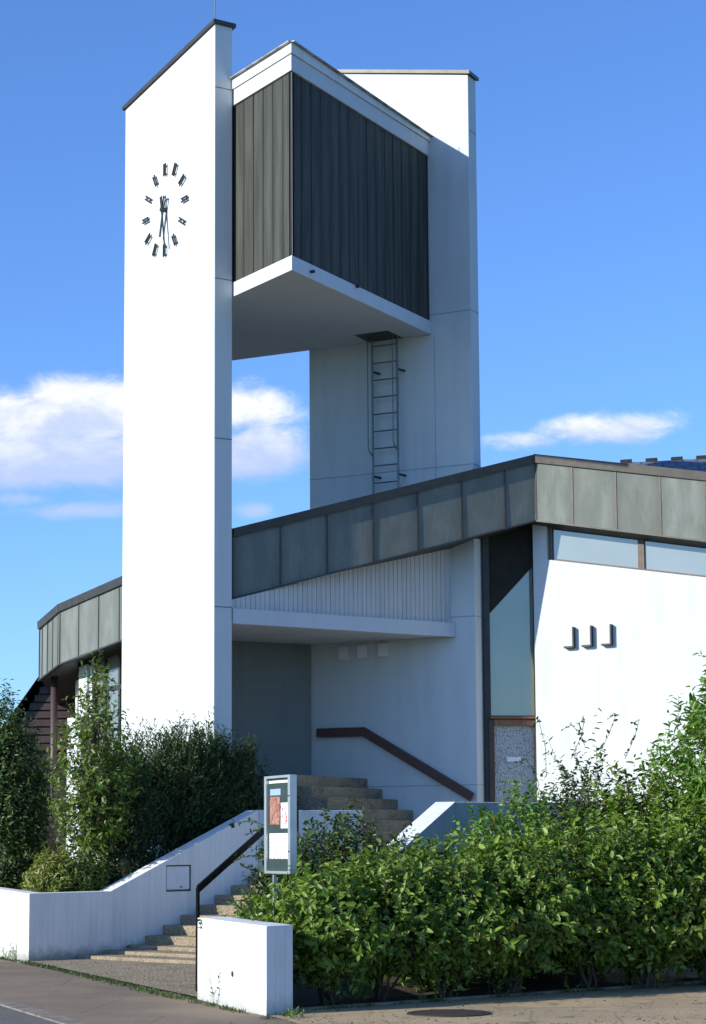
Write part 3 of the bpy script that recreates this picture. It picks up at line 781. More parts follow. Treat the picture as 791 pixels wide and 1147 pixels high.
# hatch recess cut: build the wall from pieces round the recess
h0 = tq(186.5, 985); h1 = tq(214.5, 985); hz0 = zat(200, 998.5, Q0, dS).z; hz1 = zat(200, 969, Q0, dS).z
def wtop(t_): return zA if t_ <= tA else lerp(zA, zB, (t_-tA)/(tB-tA))
def piece(t0_, t1_, zlo=(-.1, -.1), zhi=None, th=TH):
    p, q = Q0+dS*t0_, Q0+dS*t1_
    zh_ = zhi or (wtop(t0_), wtop(t1_))
    slab(bm, p, q, (zlo[0], zh_[0]), (zlo[1], zh_[1]), th, 1)
def strip(ts):
    pass
# one continuous solid: outline polygon in (t,z), recess is a part laid in a frame
out = [(0, -.1), (0, zA), (tA, zA), (tB, zB), (tB, -.1)]
fv = [bm.verts.new(V(*(Q0+dS*t_), z)) for t_, z in out]; bv = [bm.verts.new(V(*(Q0+dS*t_+nl), z)) for t_, z in out]
bm.faces.new(fv); bm.faces.new(bv[::-1])
for i in range(5): j = (i+1) % 5; bm.faces.new((fv[i], bv[i], bv[j], fv[j]))
wb = obj('wall_body', bm, 'board_wall', stw, .0)
cb = bmesh.new(); slab(cb, Q0+dS*h0+nS*.2, Q0+dS*h1+nS*.2, (hz0, hz1), (hz0, hz1), .26, 1)
bmesh.ops.recalc_face_normals(cb, faces=cb.faces)
cme = bpy.data.meshes.new('cut'); cb.to_mesh(cme); cb.free(); cob = bpy.data.objects.new('cut', cme); C.objects.link(cob)
wb_m = wb.matrix_world.copy(); cob.location = (0, 0, 0)
md = wb.modifiers.new('cut', 'BOOLEAN'); md.object = cob; md.operation = 'DIFFERENCE'; md.solver = 'EXACT'
bpy.context.view_layer.update()
nm_ = bpy.data.meshes.new_from_object(wb.evaluated_get(bpy.context.evaluated_depsgraph_get()))
wb.modifiers.clear(); wb.data = nm_; bpy.data.objects.remove(cob)
bv_ = wb.modifiers.new('bevel', 'BEVEL'); bv_.width = .012; bv_.segments = 2; bv_.limit_method = 'ANGLE'
bm = bmesh.new(); slab(bm, Q0+dS*(h0+.02)-nS*.035, Q0+dS*(h1-.02)-nS*.035, (hz0+.03, hz1-.02), (hz0+.03, hz1-.02), .012, -1); ht = obj('hatch_plate', bm, 'fixture_white', stw, .004)
bm = bmesh.new()
for z_ in (hz0+.012, hz1-.009): bar(bm, V(*(Q0+dS*(h0+.002)-nS*.03), z_), V(*(Q0+dS*(h1-.002)-nS*.03), z_), .03, .014)
for t_ in (h0+.010, h1-.010): bar(bm, V(*(Q0+dS*t_-nS*.03), hz0+.02), V(*(Q0+dS*t_-nS*.03), hz1-.018), .014, .03, (nS.x, nS.y, 0))
obj('hatch_frame', bm, 'dark_metal', ht)
bm = bmesh.new(); c = Q0+dS*lerp(h0, h1, .62)-nS*.03; tube(bm, [V(*c, hz0+.07), V(*(c+nS*.02), hz0+.07)], .014, 8); obj('latch', bm, 'dark_metal', ht)
# return wall along the street, to the left of the corner
dAB = Vector((-.40, .917)).normalized()
bm = bmesh.new(); E = Q0+dAB*7.5; 
nAB = Vector((dAB.y, -dAB.x))*.28; q1 = Q0+dAB*.002; q2 = q1+dS*(.28/Vector((dAB.y, -dAB.x)).dot(dS))-nS*.004
hexa(bm, [V(*q1, -.1), V(*E, -.1), V(*(E+nAB), -.1), V(*q2, -.1)], [V(*q1, zA-.002), V(*E, zA+.12), V(*(E+nAB), zA+.12), V(*q2, zA-.002)])
rw = obj('street_wall', bm, 'board_block', None, .015, origin=(Q0.x, Q0.y, 0)); tag(rw, 'sunlit white garden wall running back along the street at far left edge', 'garden wall')
# parapet wall turning right at the top of the stair wall
TP = Q0+dS*(tB+.002); PR = P2(zat(406, 925, TP, dC)); 
bm = bmesh.new(); slab(bm, TP, PR, (.3, zB-.003), (.3, zB-.003), .25, 1)
pw_ = obj('parapet_wall', bm, 'board_pier', None, .012, origin=(TP.x, TP.y, .3)); tag(pw_, 'low white parapet across the upper steps behind the notice board', 'parapet wall')
# lower flight
st_ = thing('lower_stairs', 'broad brown pebble concrete steps climbing from the pavement', 'steps', (Q0.x+3, Q0.y, 0))
a0 = tq(141.6, 1057.5); RIS = .148; TR = (tB+.1-a0)/8
wid = 4.0
for k in range(-2, 9):
    aa = a0+k*TR; z = RIS*(k+1) if k > 0 else {-2: .055, -1: .105, 0: .165}[k]
    end = aa+TR+.03 if k < 8 else tB+3.2
    if k == -1: aa -= .12
    if k == -2: aa -= .25
    p0 = Q0+dS*aa+nS*.003; p1 = Q0+dS*end+nS*.003
    wd = wid
    pts = [p0, p0+nS*wd, p1+nS*wd, p1]
    bm = bmesh.new(); prism(bm, pts, -.15 if k < 1 else z-.32, z)
    obj('step' if k < 8 else 'landing', bm, 'step_stone', st_, .018)
# landing towards the entrance wall and door
zl_ = RIS*9
bm = bmesh.new()
A = TP+Vector((.3, .5)); 
prism(bm, [A, Q0+dS*(tB+3.0)+nS*4.6, Vector((6.0, 36.5)), Vector((6, 40.5)), EWc+Vector((-2.5, .0))], .4, zl_-.01)
ld = obj('paved_landing', bm, 'step_stone', None); ld['kind'] = 'structure'
# upper flight along the entrance wall
us = thing('upper_stairs', 'shaded brown steps climbing left along the entrance wall into the porch', 'steps', (EW0.x, EW0.y, zl_))
hh = [(412, 872), (429, 884), (446, 896), (463, 907.5)]
pts_ = [zat(x, y, EW0, dE) for x, y in hh]
ts_ = [(P2(p)-EW0).dot(dE) for p in pts_]; zs_ = [p.z for p in pts_]
tr_ = (ts_[0]-ts_[3])/3; rs_ = (zs_[0]-zs_[3])/3
print('upper stairs', ts_, zs_, tr_, rs_)
k = 0; z = zs_[0]; tcur = ts_[0]
back_t = (EWc-EW0).dot(dE)
while z > zl_+.02:
    p0 = EW0+dE*tcur+nE*.003; p1 = EW0+dE*(tcur+tr_+.03 if k else back_t-.003)+nE*.003
    wdt = 2.8
    bm = bmesh.new(); prism(bm, [p0, p0+nE*wdt, p1+nE*wdt, p1], max(zl_-.05, z-.42), z)
    obj('step' if k else 'porch_floor', bm, 'step_stone', us, .018)
    z -= rs_; tcur -= tr_; k += 1
# pier on the right of the flight: sloped then level
PT = P2(at(510, 898, 28.4)); zP = at(510, 898, 28.4).z
dP = Vector((.479, .878)).normalized()
PB = P2(zat(452, 950, PT, dP)); zPB = zat(452, 950, PT, dP).z
sl_ = (zP-zPB)/(PT-PB).length
pr_ = thing('sloping_parapet', 'thick white parapet with a slanted sunlit top rising out of the shrubs', 'parapet wall', (PB.x, PB.y, 0))
Lo = PT-dP*4.0; zLo = zP-sl_*4.0
side = Vector((-dP.y, dP.x))*.30
bm = bmesh.new()
slab(bm, Lo, PT, (-.05, zLo), (-.05, zP), .30, 1)
sb_ = obj('slope_body', bm, ['pier_green', 'board_block'], pr_)
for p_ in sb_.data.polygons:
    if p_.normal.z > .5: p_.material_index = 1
dPr = Vector((math.sin(R(62)), math.cos(R(62))))
bm = bmesh.new(); q0 = PT+dPr*.0
hexa(bm, [V(*(PT+dP*.002), -.05), V(*(PT+dPr*2.4), -.05), V(*(PT+dPr*2.4+Vector((-.15, .3))), -.05), V(*(PT+side+dP*.002), -.05)],
         [V(*(PT+dP*.002), zP-.002), V(*(PT+dPr*2.4), zP-.002), V(*(PT+dPr*2.4+Vector((-.15, .3))), zP-.002), V(*(PT+side+dP*.002), zP-.002)])
obj('level_body', bm, 'pier_green', pr_, .012)
# the block by the pavement
b0 = P2(ground(298.5, 1138)); b1 = P2(ground(221, 1117)); zb_t = zat(296, 1037, b0, (b1-b0).normalized()).z
bd = (b1-b0).normalized(); bn = Vector((bd.y, -bd.x)); bn = bn if bn.x > 0 else -bn
b3 = P2(ground(328.5, 1135)); b2 = b1+(b3-b0)
bm = bmesh.new(); hexa(bm, [V(*p, -.1) for p in (b0, b3, b2, b1)], [V(*p, zb_t) for p in (b0, b3, b2, b1)])
blk = thing('end_block', 'short white concrete block wall standing at the foot of the steps', 'concrete block', (b0.x, b0.y, 0))
obj('block_body', bm, 'board_block', blk, .014)
hh_ = zat(261, 1091, b0-bn*.0, bd); bm = bmesh.new(); tube(bm, [V(hh_.x+bn.x*.01, hh_.y+bn.y*.01, hh_.z), V(hh_.x-bn.x*.012, hh_.y-bn.y*.012, hh_.z)], .03, 9)
obj('cable_socket', bm, 'iron', blk)
# black handrail
rp = P2(at(221.5, 1060, 24.3)); z1 = at(221.5, 996, 24.3).z
re = at(300, 926, 27.2)
hrt = thing('black_handrail', 'black flat-bar handrail bending up beside the steps behind white block', 'handrail', (rp.x, rp.y, 0))
bm = bmesh.new(); dd = (P2(re)-rp).normalized()
bar(bm, V(*rp, 0.0), V(*rp, z1+.02), .07, .03, (dd.y, -dd.x, 0)); obj('post', bm, 'black_metal', hrt, .004)
bm = bmesh.new(); re2 = V(rp.x, rp.y, z1)+(re-V(rp.x, rp.y, z1))*1.5
bar(bm, V(*rp, z1), re2, .03, .09); obj('rail', bm, 'black_metal', hrt, .004)
bm = bmesh.new(); bar(bm, V(re2.x, re2.y, 1.1), re2, .05, .03, (dd.y, -dd.x, 0)); obj('post', bm, 'black_metal', hrt, .004)

# ================================================================== NOTICE BOARD
NY = 23.6
n0 = at(296, 975, NY); n1 = at(324.5, 970, NY+.0)
dN = Vector((math.sin(R(25)), -math.cos(R(25))))         # board plane turned towards the left
n1 = P2(at(325, 925, NY)); n0 = P2(zat(296, 925, n1, dN)); zN0 = at(324, 979, NY).z; zN1 = at(324, 867.5, NY).z
wN = (n1-n0).length; nN = Vector((dN.y, -dN.x))
print('notice', wN, zN0, zN1)
nb = thing('notice_board', 'tall narrow glazed notice case with pinned papers on a metal post', 'notice board', (n0.x, n0.y, 0))
def nbx(u0, u1, v0, v1, d0, d1, bm):
    a = n0+dN*u0*wN; b = n0+dN*u1*wN; za = lerp(zN0, zN1, v0); zb_ = lerp(zN0, zN1, v1)
    A_ = a+nN*d0; B_ = b+nN*d0; A2_ = a+nN*d1; B2_ = b+nN*d1
    hexa(bm, [V(*A_, za), V(*B_, za), V(*B2_, za), V(*A2_, za)], [V(*A_, zb_), V(*B_, zb_), V(*B2_, zb_), V(*A2_, zb_)])
bm = bmesh.new(); nbx(0, 1, 0, 1, -.085, -.035, bm); case = obj('case', bm, 'alu', nb, .004)
bm = bmesh.new()
fu = .085; fvv = .026
nbx(0, fu, 0, 1, -.0345, .0, bm); nbx(1-fu, 1, 0, 1, -.0345, .0, bm); nbx(fu, 1-fu, 0, fvv, -.0345, .0, bm); nbx(fu, 1-fu, 1-fvv, 1, -.0345, .0, bm)
obj('frame', bm, 'alu', nb)
bm = bmesh.new(); nbx(fu, 1-fu, fvv, 1-fvv, -.034, -.028, bm); obj('backing', bm, 'board_green', nb)
t = mat('poster'); n = t.noise(t.obj, 16, 3, .7, .5)
cr = t.new('ShaderNodeValToRGB'); t.put(cr.inputs[0], n); e = cr.color_ramp.elements
e[0].position = .3; e[0].color = c4(.12, .06, .05); e[1].position = .7; e[1].color = c4(.42, .36, .22)
x = e.new(.42); x.color = c4(.28, .06, .06); x = e.new(.55); x.color = c4(.36, .20, .13)
setp(t, cr.outputs[0], .5, .4)
t = mat('paper_text')
s = t.new('ShaderNodeSeparateXYZ'); t.put(s.inputs[0], t.obj)
ln = t.ramp(t.math('FRACT', t.math('MULTIPLY', s.outputs[2], 22)), .45, .6)
bk = t.ramp(t.noise(t.mapping(t.obj, (1, 1, .35)), 70, 2), .45, .55)
setp(t, t.mix(t.math('MULTIPLY', t.math('MULTIPLY', ln, bk), .8), c4(.78, .78, .76), c4(.2, .2, .22)), .6, .3)
t = mat('paper_red')
setp(t, t.mix(t.ramp(t.noise(t.mapping(t.obj, (1, 1, 1)), 14, 3, .6), .54, .60), c4(.80, .79, .77), c4(.55, .10, .10)), .6, .3)
for (u0, u1, v0, v1, m_, nm) in ((.11, .89, .925, .95, 'sign_white', 'header_strip'), (.16, .56, .80, .865, 'paper_blue', 'blue_notice'), (.15, .53, .50, .785, 'poster', 'poster'),
                                 (.57, .90, .46, .72, 'paper_red', 'red_notice'), (.13, .90, .15, .41, 'paper_text', 'text_sheet')):
    bm = bmesh.new(); nbx(u0, u1, v0, v1, -.0275, -.0255, bm); obj(nm, bm, m_, nb)
for (u, v) in ((.92, .78), (.92, .22)):
    bm = bmesh.new(); nbx(u+.01, u+.06, v, v+.012, .0, .006, bm); obj('lock', bm, 'dark_metal', nb)
for u in (.22, .92):
    bm = bmesh.new(); p = n0+dN*u*wN-nN*.06; bar(bm, V(*p, 0), V(*p, zN0+.05), .035, .035, (nN.x, nN.y, 0)); obj('post', bm, 'alu' if u < .5 else 'dark_metal', nb)

# ================================================================== GROUND
def sheet_poly(name, pts, z, m_):
    bm = bmesh.new(); f = bm.faces.new([bm.verts.new(V(p[0], p[1], z)) for p in pts]); bmesh.ops.triangulate(bm, faces=[f]); return struct(name, bm, m_)
sheet_poly('ground', [(-1500, -1500), (1500, -1500), (1500, 1500), (-1500, 1500)], -.02, 'grassland')
ab = Vector((.385, -.923)).normalized()    # pavement direction towards camera
nab = Vector((.923, .385))
PA = P2(ground(0, 1076))
def ln_(s_, off_): return PA+ab*s_+nab*off_
sheet_poly('pavement', [ln_(-60, .12), ln_(60, .12), ln_(60, -1.72), ln_(-60, -1.72)], 0.0, 'asphalt')
bm = bmesh.new()
i = -60.0
while i < 60:
    p = ln_(i+.006, -1.73); q = ln_(i+.99, -1.73); hexa(bm, [V(*p, -.14), V(*q, -.14), V(*(q-nab*.20), -.14), V(*(p-nab*.20), -.14)], [V(*p, .006), V(*q, .006), V(*(q-nab*.20), .004), V(*(p-nab*.20), .004)])
    i += 1.0
struct('kerb', bm, 'kerb_stone')
road = sheet_poly('road', [ln_(-60, -1.93), ln_(60, -1.93), ln_(60, -9), ln_(-60, -9)], -.012, 'road')
sheet_poly('apron', [Q0+dS*4, Q0, b1+bd*.0, b1+bn*.5+dS*.4, b1+dS*5], .004, 'step_stone')
# forecourt right of the pavement
fa = b0 - bd*0
h0_ = P2(ground(329, 1133)); h1_ = P2(ground(791, 1101)); dh = (h1_-h0_).normalized()
fc = [b0+bn*.02, b0+bn*.32, h0_+dh*.0, h0_+dh*16, h0_+dh*16+Vector((4, -25)), b0-bd*20+nab*8, b0-bd*20]
sheet_poly('forecourt', fc, .004, 'forecourt')
bm = bmesh.new(); 
i = 0.0
while i < 14:
    p = h0_+dh*i; q = h0_+dh*(i+.98); nn_ = Vector((-dh.y, dh.x))*.07
    hexa(bm, [V(*p, -.1), V(*q, -.1), V(*(q+nn_), -.1), V(*(p+nn_), -.1)], [V(*p, .03+random.uniform(-.006, .006)), V(*q, .03), V(*(q+nn_), .03), V(*(p+nn_), .03)])
    i += 1.0
struct('edging', bm, 'kerb_stone')
# planted ground behind the hedge line and behind the walls
def grid_mesh(name, x0, x1, y0, y1, nx, ny, zf, inside, m_):
    bm = bmesh.new(); vv = {}
    for i in range(nx+1):
        for j in range(ny+1):
            x = lerp(x0, x1, i/nx); y = lerp(y0, y1, j/ny); vv[i, j] = bm.verts.new(V(x, y, zf(x, y)))
    for i in range(nx):
        for j in range(ny):
            cx = lerp(x0, x1, (i+.5)/nx); cy = lerp(y0, y1, (j+.5)/ny)
            if inside(cx, cy): bm.faces.new((vv[i, j], vv[i+1, j], vv[i+1, j+1], vv[i, j+1]))
    for v_ in [v_ for v_ in bm.verts if not v_.link_faces]: bm.verts.remove(v_)
    return struct(name, bm, m_)
nh = Vector((-dh.y, dh.x))
def hz_(x, y):
    d_ = (Vector((x, y))-h0_).dot(nh); return .012+max(0, min(1.15, (d_-1.2)*.16))+.04*math.sin(x*3.1)*math.sin(y*2.3)*min(1, max(0, d_))
def hin(x, y):
    v_ = Vector((x, y))
    if (v_-h0_).dot(nh) < .10: return False
    if (v_-Lo).dot(nS) < .05 and y > Lo.y-2: return y < 27 and (v_-b1).dot(nS) > .1 and False
    return (v_-(b1+bn*.34)).dot(bn) > 0.0 and x > -1.6
grid_mesh('planting_bed', -2, 16, 20.5, 40, 90, 98, hz_, hin, 'soil')
def bz_(x, y):
    v_ = Vector((x, y)); d_ = -(v_-Q0).dot(nS); t_ = (v_-Q0).dot(dS); return .72+max(0, min(1, t_/6.4))*.55+.05*math.sin(x*2.7+y)
def bin_(x, y):
    v_ = Vector((x, y)); d_ = -(v_-Q0).dot(nS); nab2 = Vector((-dAB.y, dAB.x)); nab2 = nab2 if nab2.x > 0 else -nab2
    return (d_ > .2 and (v_-Q0).dot(nab2) > .15 and (v_-Q0).dot(dS) < 30)
grid_mesh('raised_bed', -9, 0, 29, 46, 60, 100, bz_, bin_, 'soil')
# drain cover
mc = P2(ground(503, 1136))
mh = thing('drain_cover', 'round rusty iron drain cover set in the forecourt', 'drain cover', (mc.x, mc.y, 0))
bm = bmesh.new(); 
def ring_(bm, r0, r1, z0, z1, seg=48):
    vs = []
    for r_, z_ in ((r0, z0), (r1, z0), (r1, z1), (r0, z1)): vs.append([bm.verts.new(V(mc.x+r_*math.cos(2*math.pi*k/seg), mc.y+r_*math.sin(2*math.pi*k/seg), z_)) for k in range(seg)])
    for a in range(4):
        for k in range(seg): bm.faces.new((vs[a][k], vs[a][(k+1) % seg], vs[(a+1) % 4][(k+1) % seg], vs[(a+1) % 4][k]))
ring_(bm, .36, .42, .001, .016); obj('rim', bm, 'iron', mh)
bm = bmesh.new(); tube(bm, [V(mc.x, mc.y, .002), V(mc.x, mc.y, .016)], .355, 48)
for i in range(-4, 5):
    hw = math.sqrt(.33**2-(i*.07)**2); bar(bm, V(mc.x-hw, mc.y+i*.07, .02), V(mc.x+hw, mc.y+i*.07, .02), .03, .012)
obj('cover_plate', bm, 'iron', mh)

# ================================================================== NEIGHBOURING HOUSE (far left)
hb = thing('neighbour_house', 'dark tiled roof of a neighbouring house behind the left trees', 'house', (-9.6, 52, 0))
e0 = at(34, 800, 49); r0_ = at(62, 752, 54)
bm = bmesh.new(); uvl = bm.loops.layers.uv.new('UVMap')
hx0, hx1 = e0.x-.5, e0.x+7; ze_ = 2.6; 
# roof slope rises to the right (towards the church) as seen
ea = at(22, 815, 50); rb_ = at(66, 745, 52)
slp = [V(ea.x-1.2, 50, ea.z-1.1), V(rb_.x+.6, 50, rb_.z+.7), V(rb_.x+.6, 62, rb_.z+.7), V(ea.x-1.2, 62, ea.z-1.1)]
quad_uv(bm, slp, [(0, 0), (0, 9), (10, 9), (10, 0)], uvl)
slp2 = [slp[1], V(slp[1].x+3.2, 50, slp[0].z), V(slp[1].x+3.2, 62, slp[0].z), slp[2]]
quad_uv(bm, slp2, [(0, 0), (0, 9), (10, 9), (10, 0)], uvl)
obj('roof', bm, 'tile_brown', hb)
bm = bmesh.new()
A_ = slp[0]+V(.4, .3, -.05); B_ = slp2[1]+V(-.4, .3, -.05); Tp = slp[1]+V(0, .3, -.12)
# gable hung with dark boards
nbd = 16
gv = [V(A_.x, A_.y, 0), V(B_.x, B_.y, 0), B_, Tp, A_]
hexa(bm, gv, [p+V(0, 11, 0) for p in gv])
obj('gable_wall', bm, 'tile_brown', hb)
for i in range(14):
    z = Tp.z-.15-i*.2; fr = (Tp.z-z)/(Tp.z-A_.z)
    xl_ = lerp(Tp.x, A_.x, fr); xr_ = lerp(Tp.x, B_.x, fr)
    if fr < 1:
        bm = bmesh.new(); bar(bm, V(xl_, 50.25, z), V(xr_, 50.25, z), .05, .16); obj('gable_board', bm, 'pipe_brown', hb)

# ================================================================== VEGETATION
def mesh_np(name, verts, faces, m_, parent, smooth=False):
    me = bpy.data.meshes.new(name)
    nv, nf, k = len(verts), len(faces), faces.shape[1]
    me.vertices.add(nv); me.vertices.foreach_set('co', verts.astype(np.float32).ravel())
    me.loops.add(nf*k); me.loops.foreach_set('vertex_index', faces.astype(np.int32).ravel())
    me.polygons.add(nf); me.polygons.foreach_set('loop_start', np.arange(0, nf*k, k, dtype=np.int32)); me.polygons.foreach_set('loop_total', np.full(nf, k, dtype=np.int32))
    me.update(calc_edges=True)
    return finish(name, me, m_, parent, smooth=smooth)
def leaves(pos, dirs, nrm, size, aspect):
    """pos Nx3 leaf base, dirs Nx3 leaf direction, nrm approx normal"""
    n = len(pos)
    d = dirs/np.linalg.norm(dirs, axis=1, keepdims=True)
    s = np.cross(d, nrm); s /= np.linalg.norm(s, axis=1, keepdims=True)+1e-9
    u = np.cross(s, d)
    L = size[:, None]; Wd = L*aspect
    fold = rng.uniform(.05, .35, (n, 1)); droop = rng.uniform(-.05, .25, (n, 1))
    P0 = pos
    l1 = pos+d*L*.30+s*Wd*.48+u*Wd*fold; r1 = pos+d*L*.30-s*Wd*.48+u*Wd*fold
    l2 = pos+d*L*.70+s*Wd*.36+u*(Wd*fold-droop*L*.4); r2 = pos+d*L*.70-s*Wd*.36+u*(Wd*fold-droop*L*.4)
    tp = pos+d*L-u*droop*L
    v = np.stack([P0, l1, l2, tp, r2, r1], 1).reshape(-1, 3)
    b = np.arange(n)[:, None]*6
    f = np.concatenate([b+np.array([[0, 1, 2, 3]]), b+np.array([[0, 3, 4, 5]])], 0)
    return v, f
def sticks(a, b, r0, r1):
    """three-sided tapered sticks a->b"""
    n = len(a); d = b-a; d /= np.linalg.norm(d, axis=1, keepdims=True)+1e-9
    ref = np.where(np.abs(d[:, 2:3]) > .9, np.array([[1., 0, 0]]), np.array([[0, 0, 1.]]))
    s = np.cross(d, ref); s /= np.linalg.norm(s, axis=1, keepdims=True)+1e-9; u = np.cross(s, d)
    vs = []
    for k in range(3):
        c_, s_ = math.cos(k*2.094), math.sin(k*2.094); vs.append(a+(s*c_+u*s_)*r0[:, None])
    for k in range(3):
        c_, s_ = math.cos(k*2.094), math.sin(k*2.094); vs.append(b+(s*c_+u*s_)*r1[:, None])
    v = np.stack(vs, 1).reshape(-1, 3); base = np.arange(n)[:, None]*6
    f = np.concatenate([base+np.array([[k, (k+1) % 3, 3+(k+1) % 3, 3+k]]) for k in range(3)], 0)
    return v, f
def rsph(n):
    v = rng.normal(size=(n, 3)); return v/np.linalg.norm(v, axis=1, keepdims=True)
def plant(name, label, cat, base, blobs, twigs, lpt, lsize, m_, asp=.5, up=.45, tlen=(.25, .5), group=None, stem='bark', spread=.9, shoots=0, shlen=.6, parts=('foliage', 'branches'), stems=7, minz=None, lup=.5, clip=None):
    """blobs: (dx,dy,dz,rx,ry,rz) relative to base"""
    base = np.array(base, float)
    root = thing(name, label, cat, tuple(base), group)
    bl = np.array(blobs, float); vol = (bl[:, 3]*bl[:, 4]*bl[:, 5])**.7; pr = vol/vol.sum()
    idx = rng.choice(len(bl), twigs, p=pr)
    dr = rsph(twigs); rad = rng.uniform(.0, 1, twigs)**.30
    rad = .35+.65*rad
    lump = 1+.16*np.sin(dr[:, 0]*7+dr[:, 2]*5+idx*2.1)*np.cos(dr[:, 1]*6+idx)
    tip = base+bl[idx, :3]+dr*bl[idx, 3:6]*(rad*lump)[:, None]
    tdir = dr*spread+np.array([0, 0, up])+rng.normal(size=(twigs, 3))*.35
    tdir /= np.linalg.norm(tdir, axis=1, keepdims=True)
    tl = rng.uniform(tlen[0], tlen[1], twigs)
    if shoots:
        tops = dr[:, 2] > .25
        pick = np.where(tops)[0][:shoots]; tl[pick] *= shlen/np.mean(tlen)*rng.uniform(.6, 1.3, len(pick)); tdir[pick] = np.array([0, 0, 1.])+rng.normal(size=(len(pick), 3))*.28
        tdir[pick] /= np.linalg.norm(tdir[pick], axis=1, keepdims=True)
    if minz is not None: tip[:, 2] = np.maximum(tip[:, 2], minz+rng.uniform(0, .25, twigs))
    st0 = tip-tdir*tl[:, None]*.5; en = tip+tdir*tl[:, None]*.5
    t_ = np.tile(np.linspace(.12, 1.0, lpt), (twigs, 1))+rng.normal(size=(twigs, lpt))*.03
    pos = st0[:, None, :]+(en-st0)[:, None, :]*t_[..., None]
    pos = pos.reshape(-1, 3); N = len(pos)
    td = np.repeat(tdir, lpt, 0)
    side_ = np.cross(td, rsph(N)); side_ /= np.linalg.norm(side_, axis=1, keepdims=True)+1e-9
    ld = td*lup+side_*.9+np.array([0, 0, -.08])
    nr = np.array([0, 0, .75])+rng.normal(size=(N, 3))*.5+np.repeat(dr, lpt, 0)*.75+np.array([-.15, -.2, 0])
    sz = lsize*rng.uniform(.40, 1.35, N)*np.repeat(rng.uniform(.8, 1.15, twigs), lpt)
    if clip is not None:
        ok = clip(pos+ld*sz[:, None]); pos, ld, nr, sz = pos[ok], ld[ok], nr[ok], sz[ok]
        oks = clip(st0) & clip(en)
    v, f = leaves(pos, ld, nr, sz, asp)
    mesh_np(parts[0], v, f, m_, root)
    # stems: from base to blob centres, and the twigs
    k = rng.choice(twigs, min(twigs, 260), replace=False)
    if clip is not None: k = k[oks[k]]
    a = []; b = []; r0 = []; r1 = []
    for q in range(stems):
        bi = q % len(bl); e = base+bl[bi, :3]+rsph(1)[0]*bl[bi, 3:6]*.55; s0 = base+np.array([rng.normal()*.07, rng.normal()*.07, -.05])
        if stems == 1: e = base+bl[np.argmax(bl[:, 2]), :3]
        prev = s0
        for w_ in range(1, 6):
            p = s0+(e-s0)*w_/5+rng.normal(size=3)*.03*(1 if w_ < 5 else 0)
            rr = (.022 if stems > 1 else .045)
            a.append(prev); b.append(p); r0.append(rr*(1-(w_-1)*.17)); r1.append(rr*(1-w_*.17)); prev = p
    a += list(st0[k]); b += list(en[k]); r0 += [.005]*len(k); r1 += [.002]*len(k)
    ce = base+bl[idx[k], :3]
    a += list(ce+(st0[k]-ce)*.2); b += list(st0[k]); r0 += [.008]*len(k); r1 += [.005]*len(k)
    v, f = sticks(np.array(a), np.array(b), np.array(r0), np.array(r1))
    mesh_np(parts[1], v, f, stem, root)
    return root

HG = 'shrubs of the hedge beside the steps'
def hs(px, Y, topy, rx, lab, m_='leaf_hedge', tw=600, ls=.088, lpt=12, ry=.6, low=.12, shoots=10, asp=.5, base=None, cat='shrub', boty=None, lowfill=True, shl=.6, grp=HG):
    top = at(px, topy, Y); g = base if base is not None else hz_(top.x, Y)
    hgt = top.z-g; zc = g+low; hh_ = hgt-low
    bl = [(0, 0, low+hh_*.5, rx, ry, hh_*.5), (rx*.35, -.1, low+hh_*.35, rx*.8, ry*.9, hh_*.36), (-rx*.35, .05, low+hh_*.32, rx*.8, ry*.9, hh_*.34), (rx*.2*random.uniform(-1, 1), .05, low+hh_*.74, rx*.55, ry*.6, hh_*.27)]
    return plant('shrub', lab, cat, (top.x, Y, g), bl, tw, lpt, ls, m_, asp, group=grp, shoots=shoots, shlen=shl)
hs(288, 24.9, 1010, .42, 'low light green shrub just behind the white block and under the notice board', 'leaf_bright', 260, .07, base=.0, low=.1)
hs(362, 22.1, 984, .56, 'front hedge shrub hugging the right end of the white block', tw=620, low=.30)
hs(330, 25.6, 942, .55, 'leafy shrub directly behind the notice board post', 'leaf_dark', 420, .08, base=.3, low=.2)
hs(388, 26.5, 915, .75, 'dark climbing shrub in front of the low parapet', 'leaf_dark', 560, .08, base=.4, low=.2, shoots=16)
hs(425, 22.6, 962, .68, 'rounded hedge shrub at the foot of the slanted white parapet', tw=640, low=.30)
hs(478, 24.2, 948, .65, 'hedge shrub covering the lower end of the slanted parapet', tw=600)
hs(500, 22.95, 968, .68, 'front hedge shrub straight behind the drain cover', tw=640, low=.30)
hs(548, 25.0, 918, .62, 'light green shrub below the dark face of the parapet', 'leaf_bright', 520, .08)
hs(590, 25.6, 888, .62, 'yellow-green shrub right under the brown framed door', 'leaf_bright', 540, .085, shoots=16)
hs(575, 23.5, 945, .7, 'front hedge shrub to the right of the drain cover', tw=640, low=.30)
hs(650, 26.2, 858, .72, 'airy shrub with long twigs standing against the white wall', 'leaf_dark', 640, .075, shoots=44, shl=1.15)
hs(648, 24.1, 915, .72, 'middle hedge shrub in front of the long-twigged shrub', tw=660, low=.30)
hs(708, 25.6, 862, .68, 'dense green shrub between the long-twigged and the tall glossy one', 'leaf_hedge', 640, .09, shoots=22)
hs(722, 24.3, 930, .72, 'low hedge shrub beside the tallest glossy one', tw=640, low=.30)
hs(785, 26.2, 800, .80, 'tallest glossy bright green shrub at the right edge', 'leaf_bright', 760, .12, shoots=30, asp=.34, shl=.8)
hs(790, 24.7, 900, .72, 'hedge shrub standing below the tallest glossy one', 'leaf_hedge', 640, .10, asp=.42, low=.30)
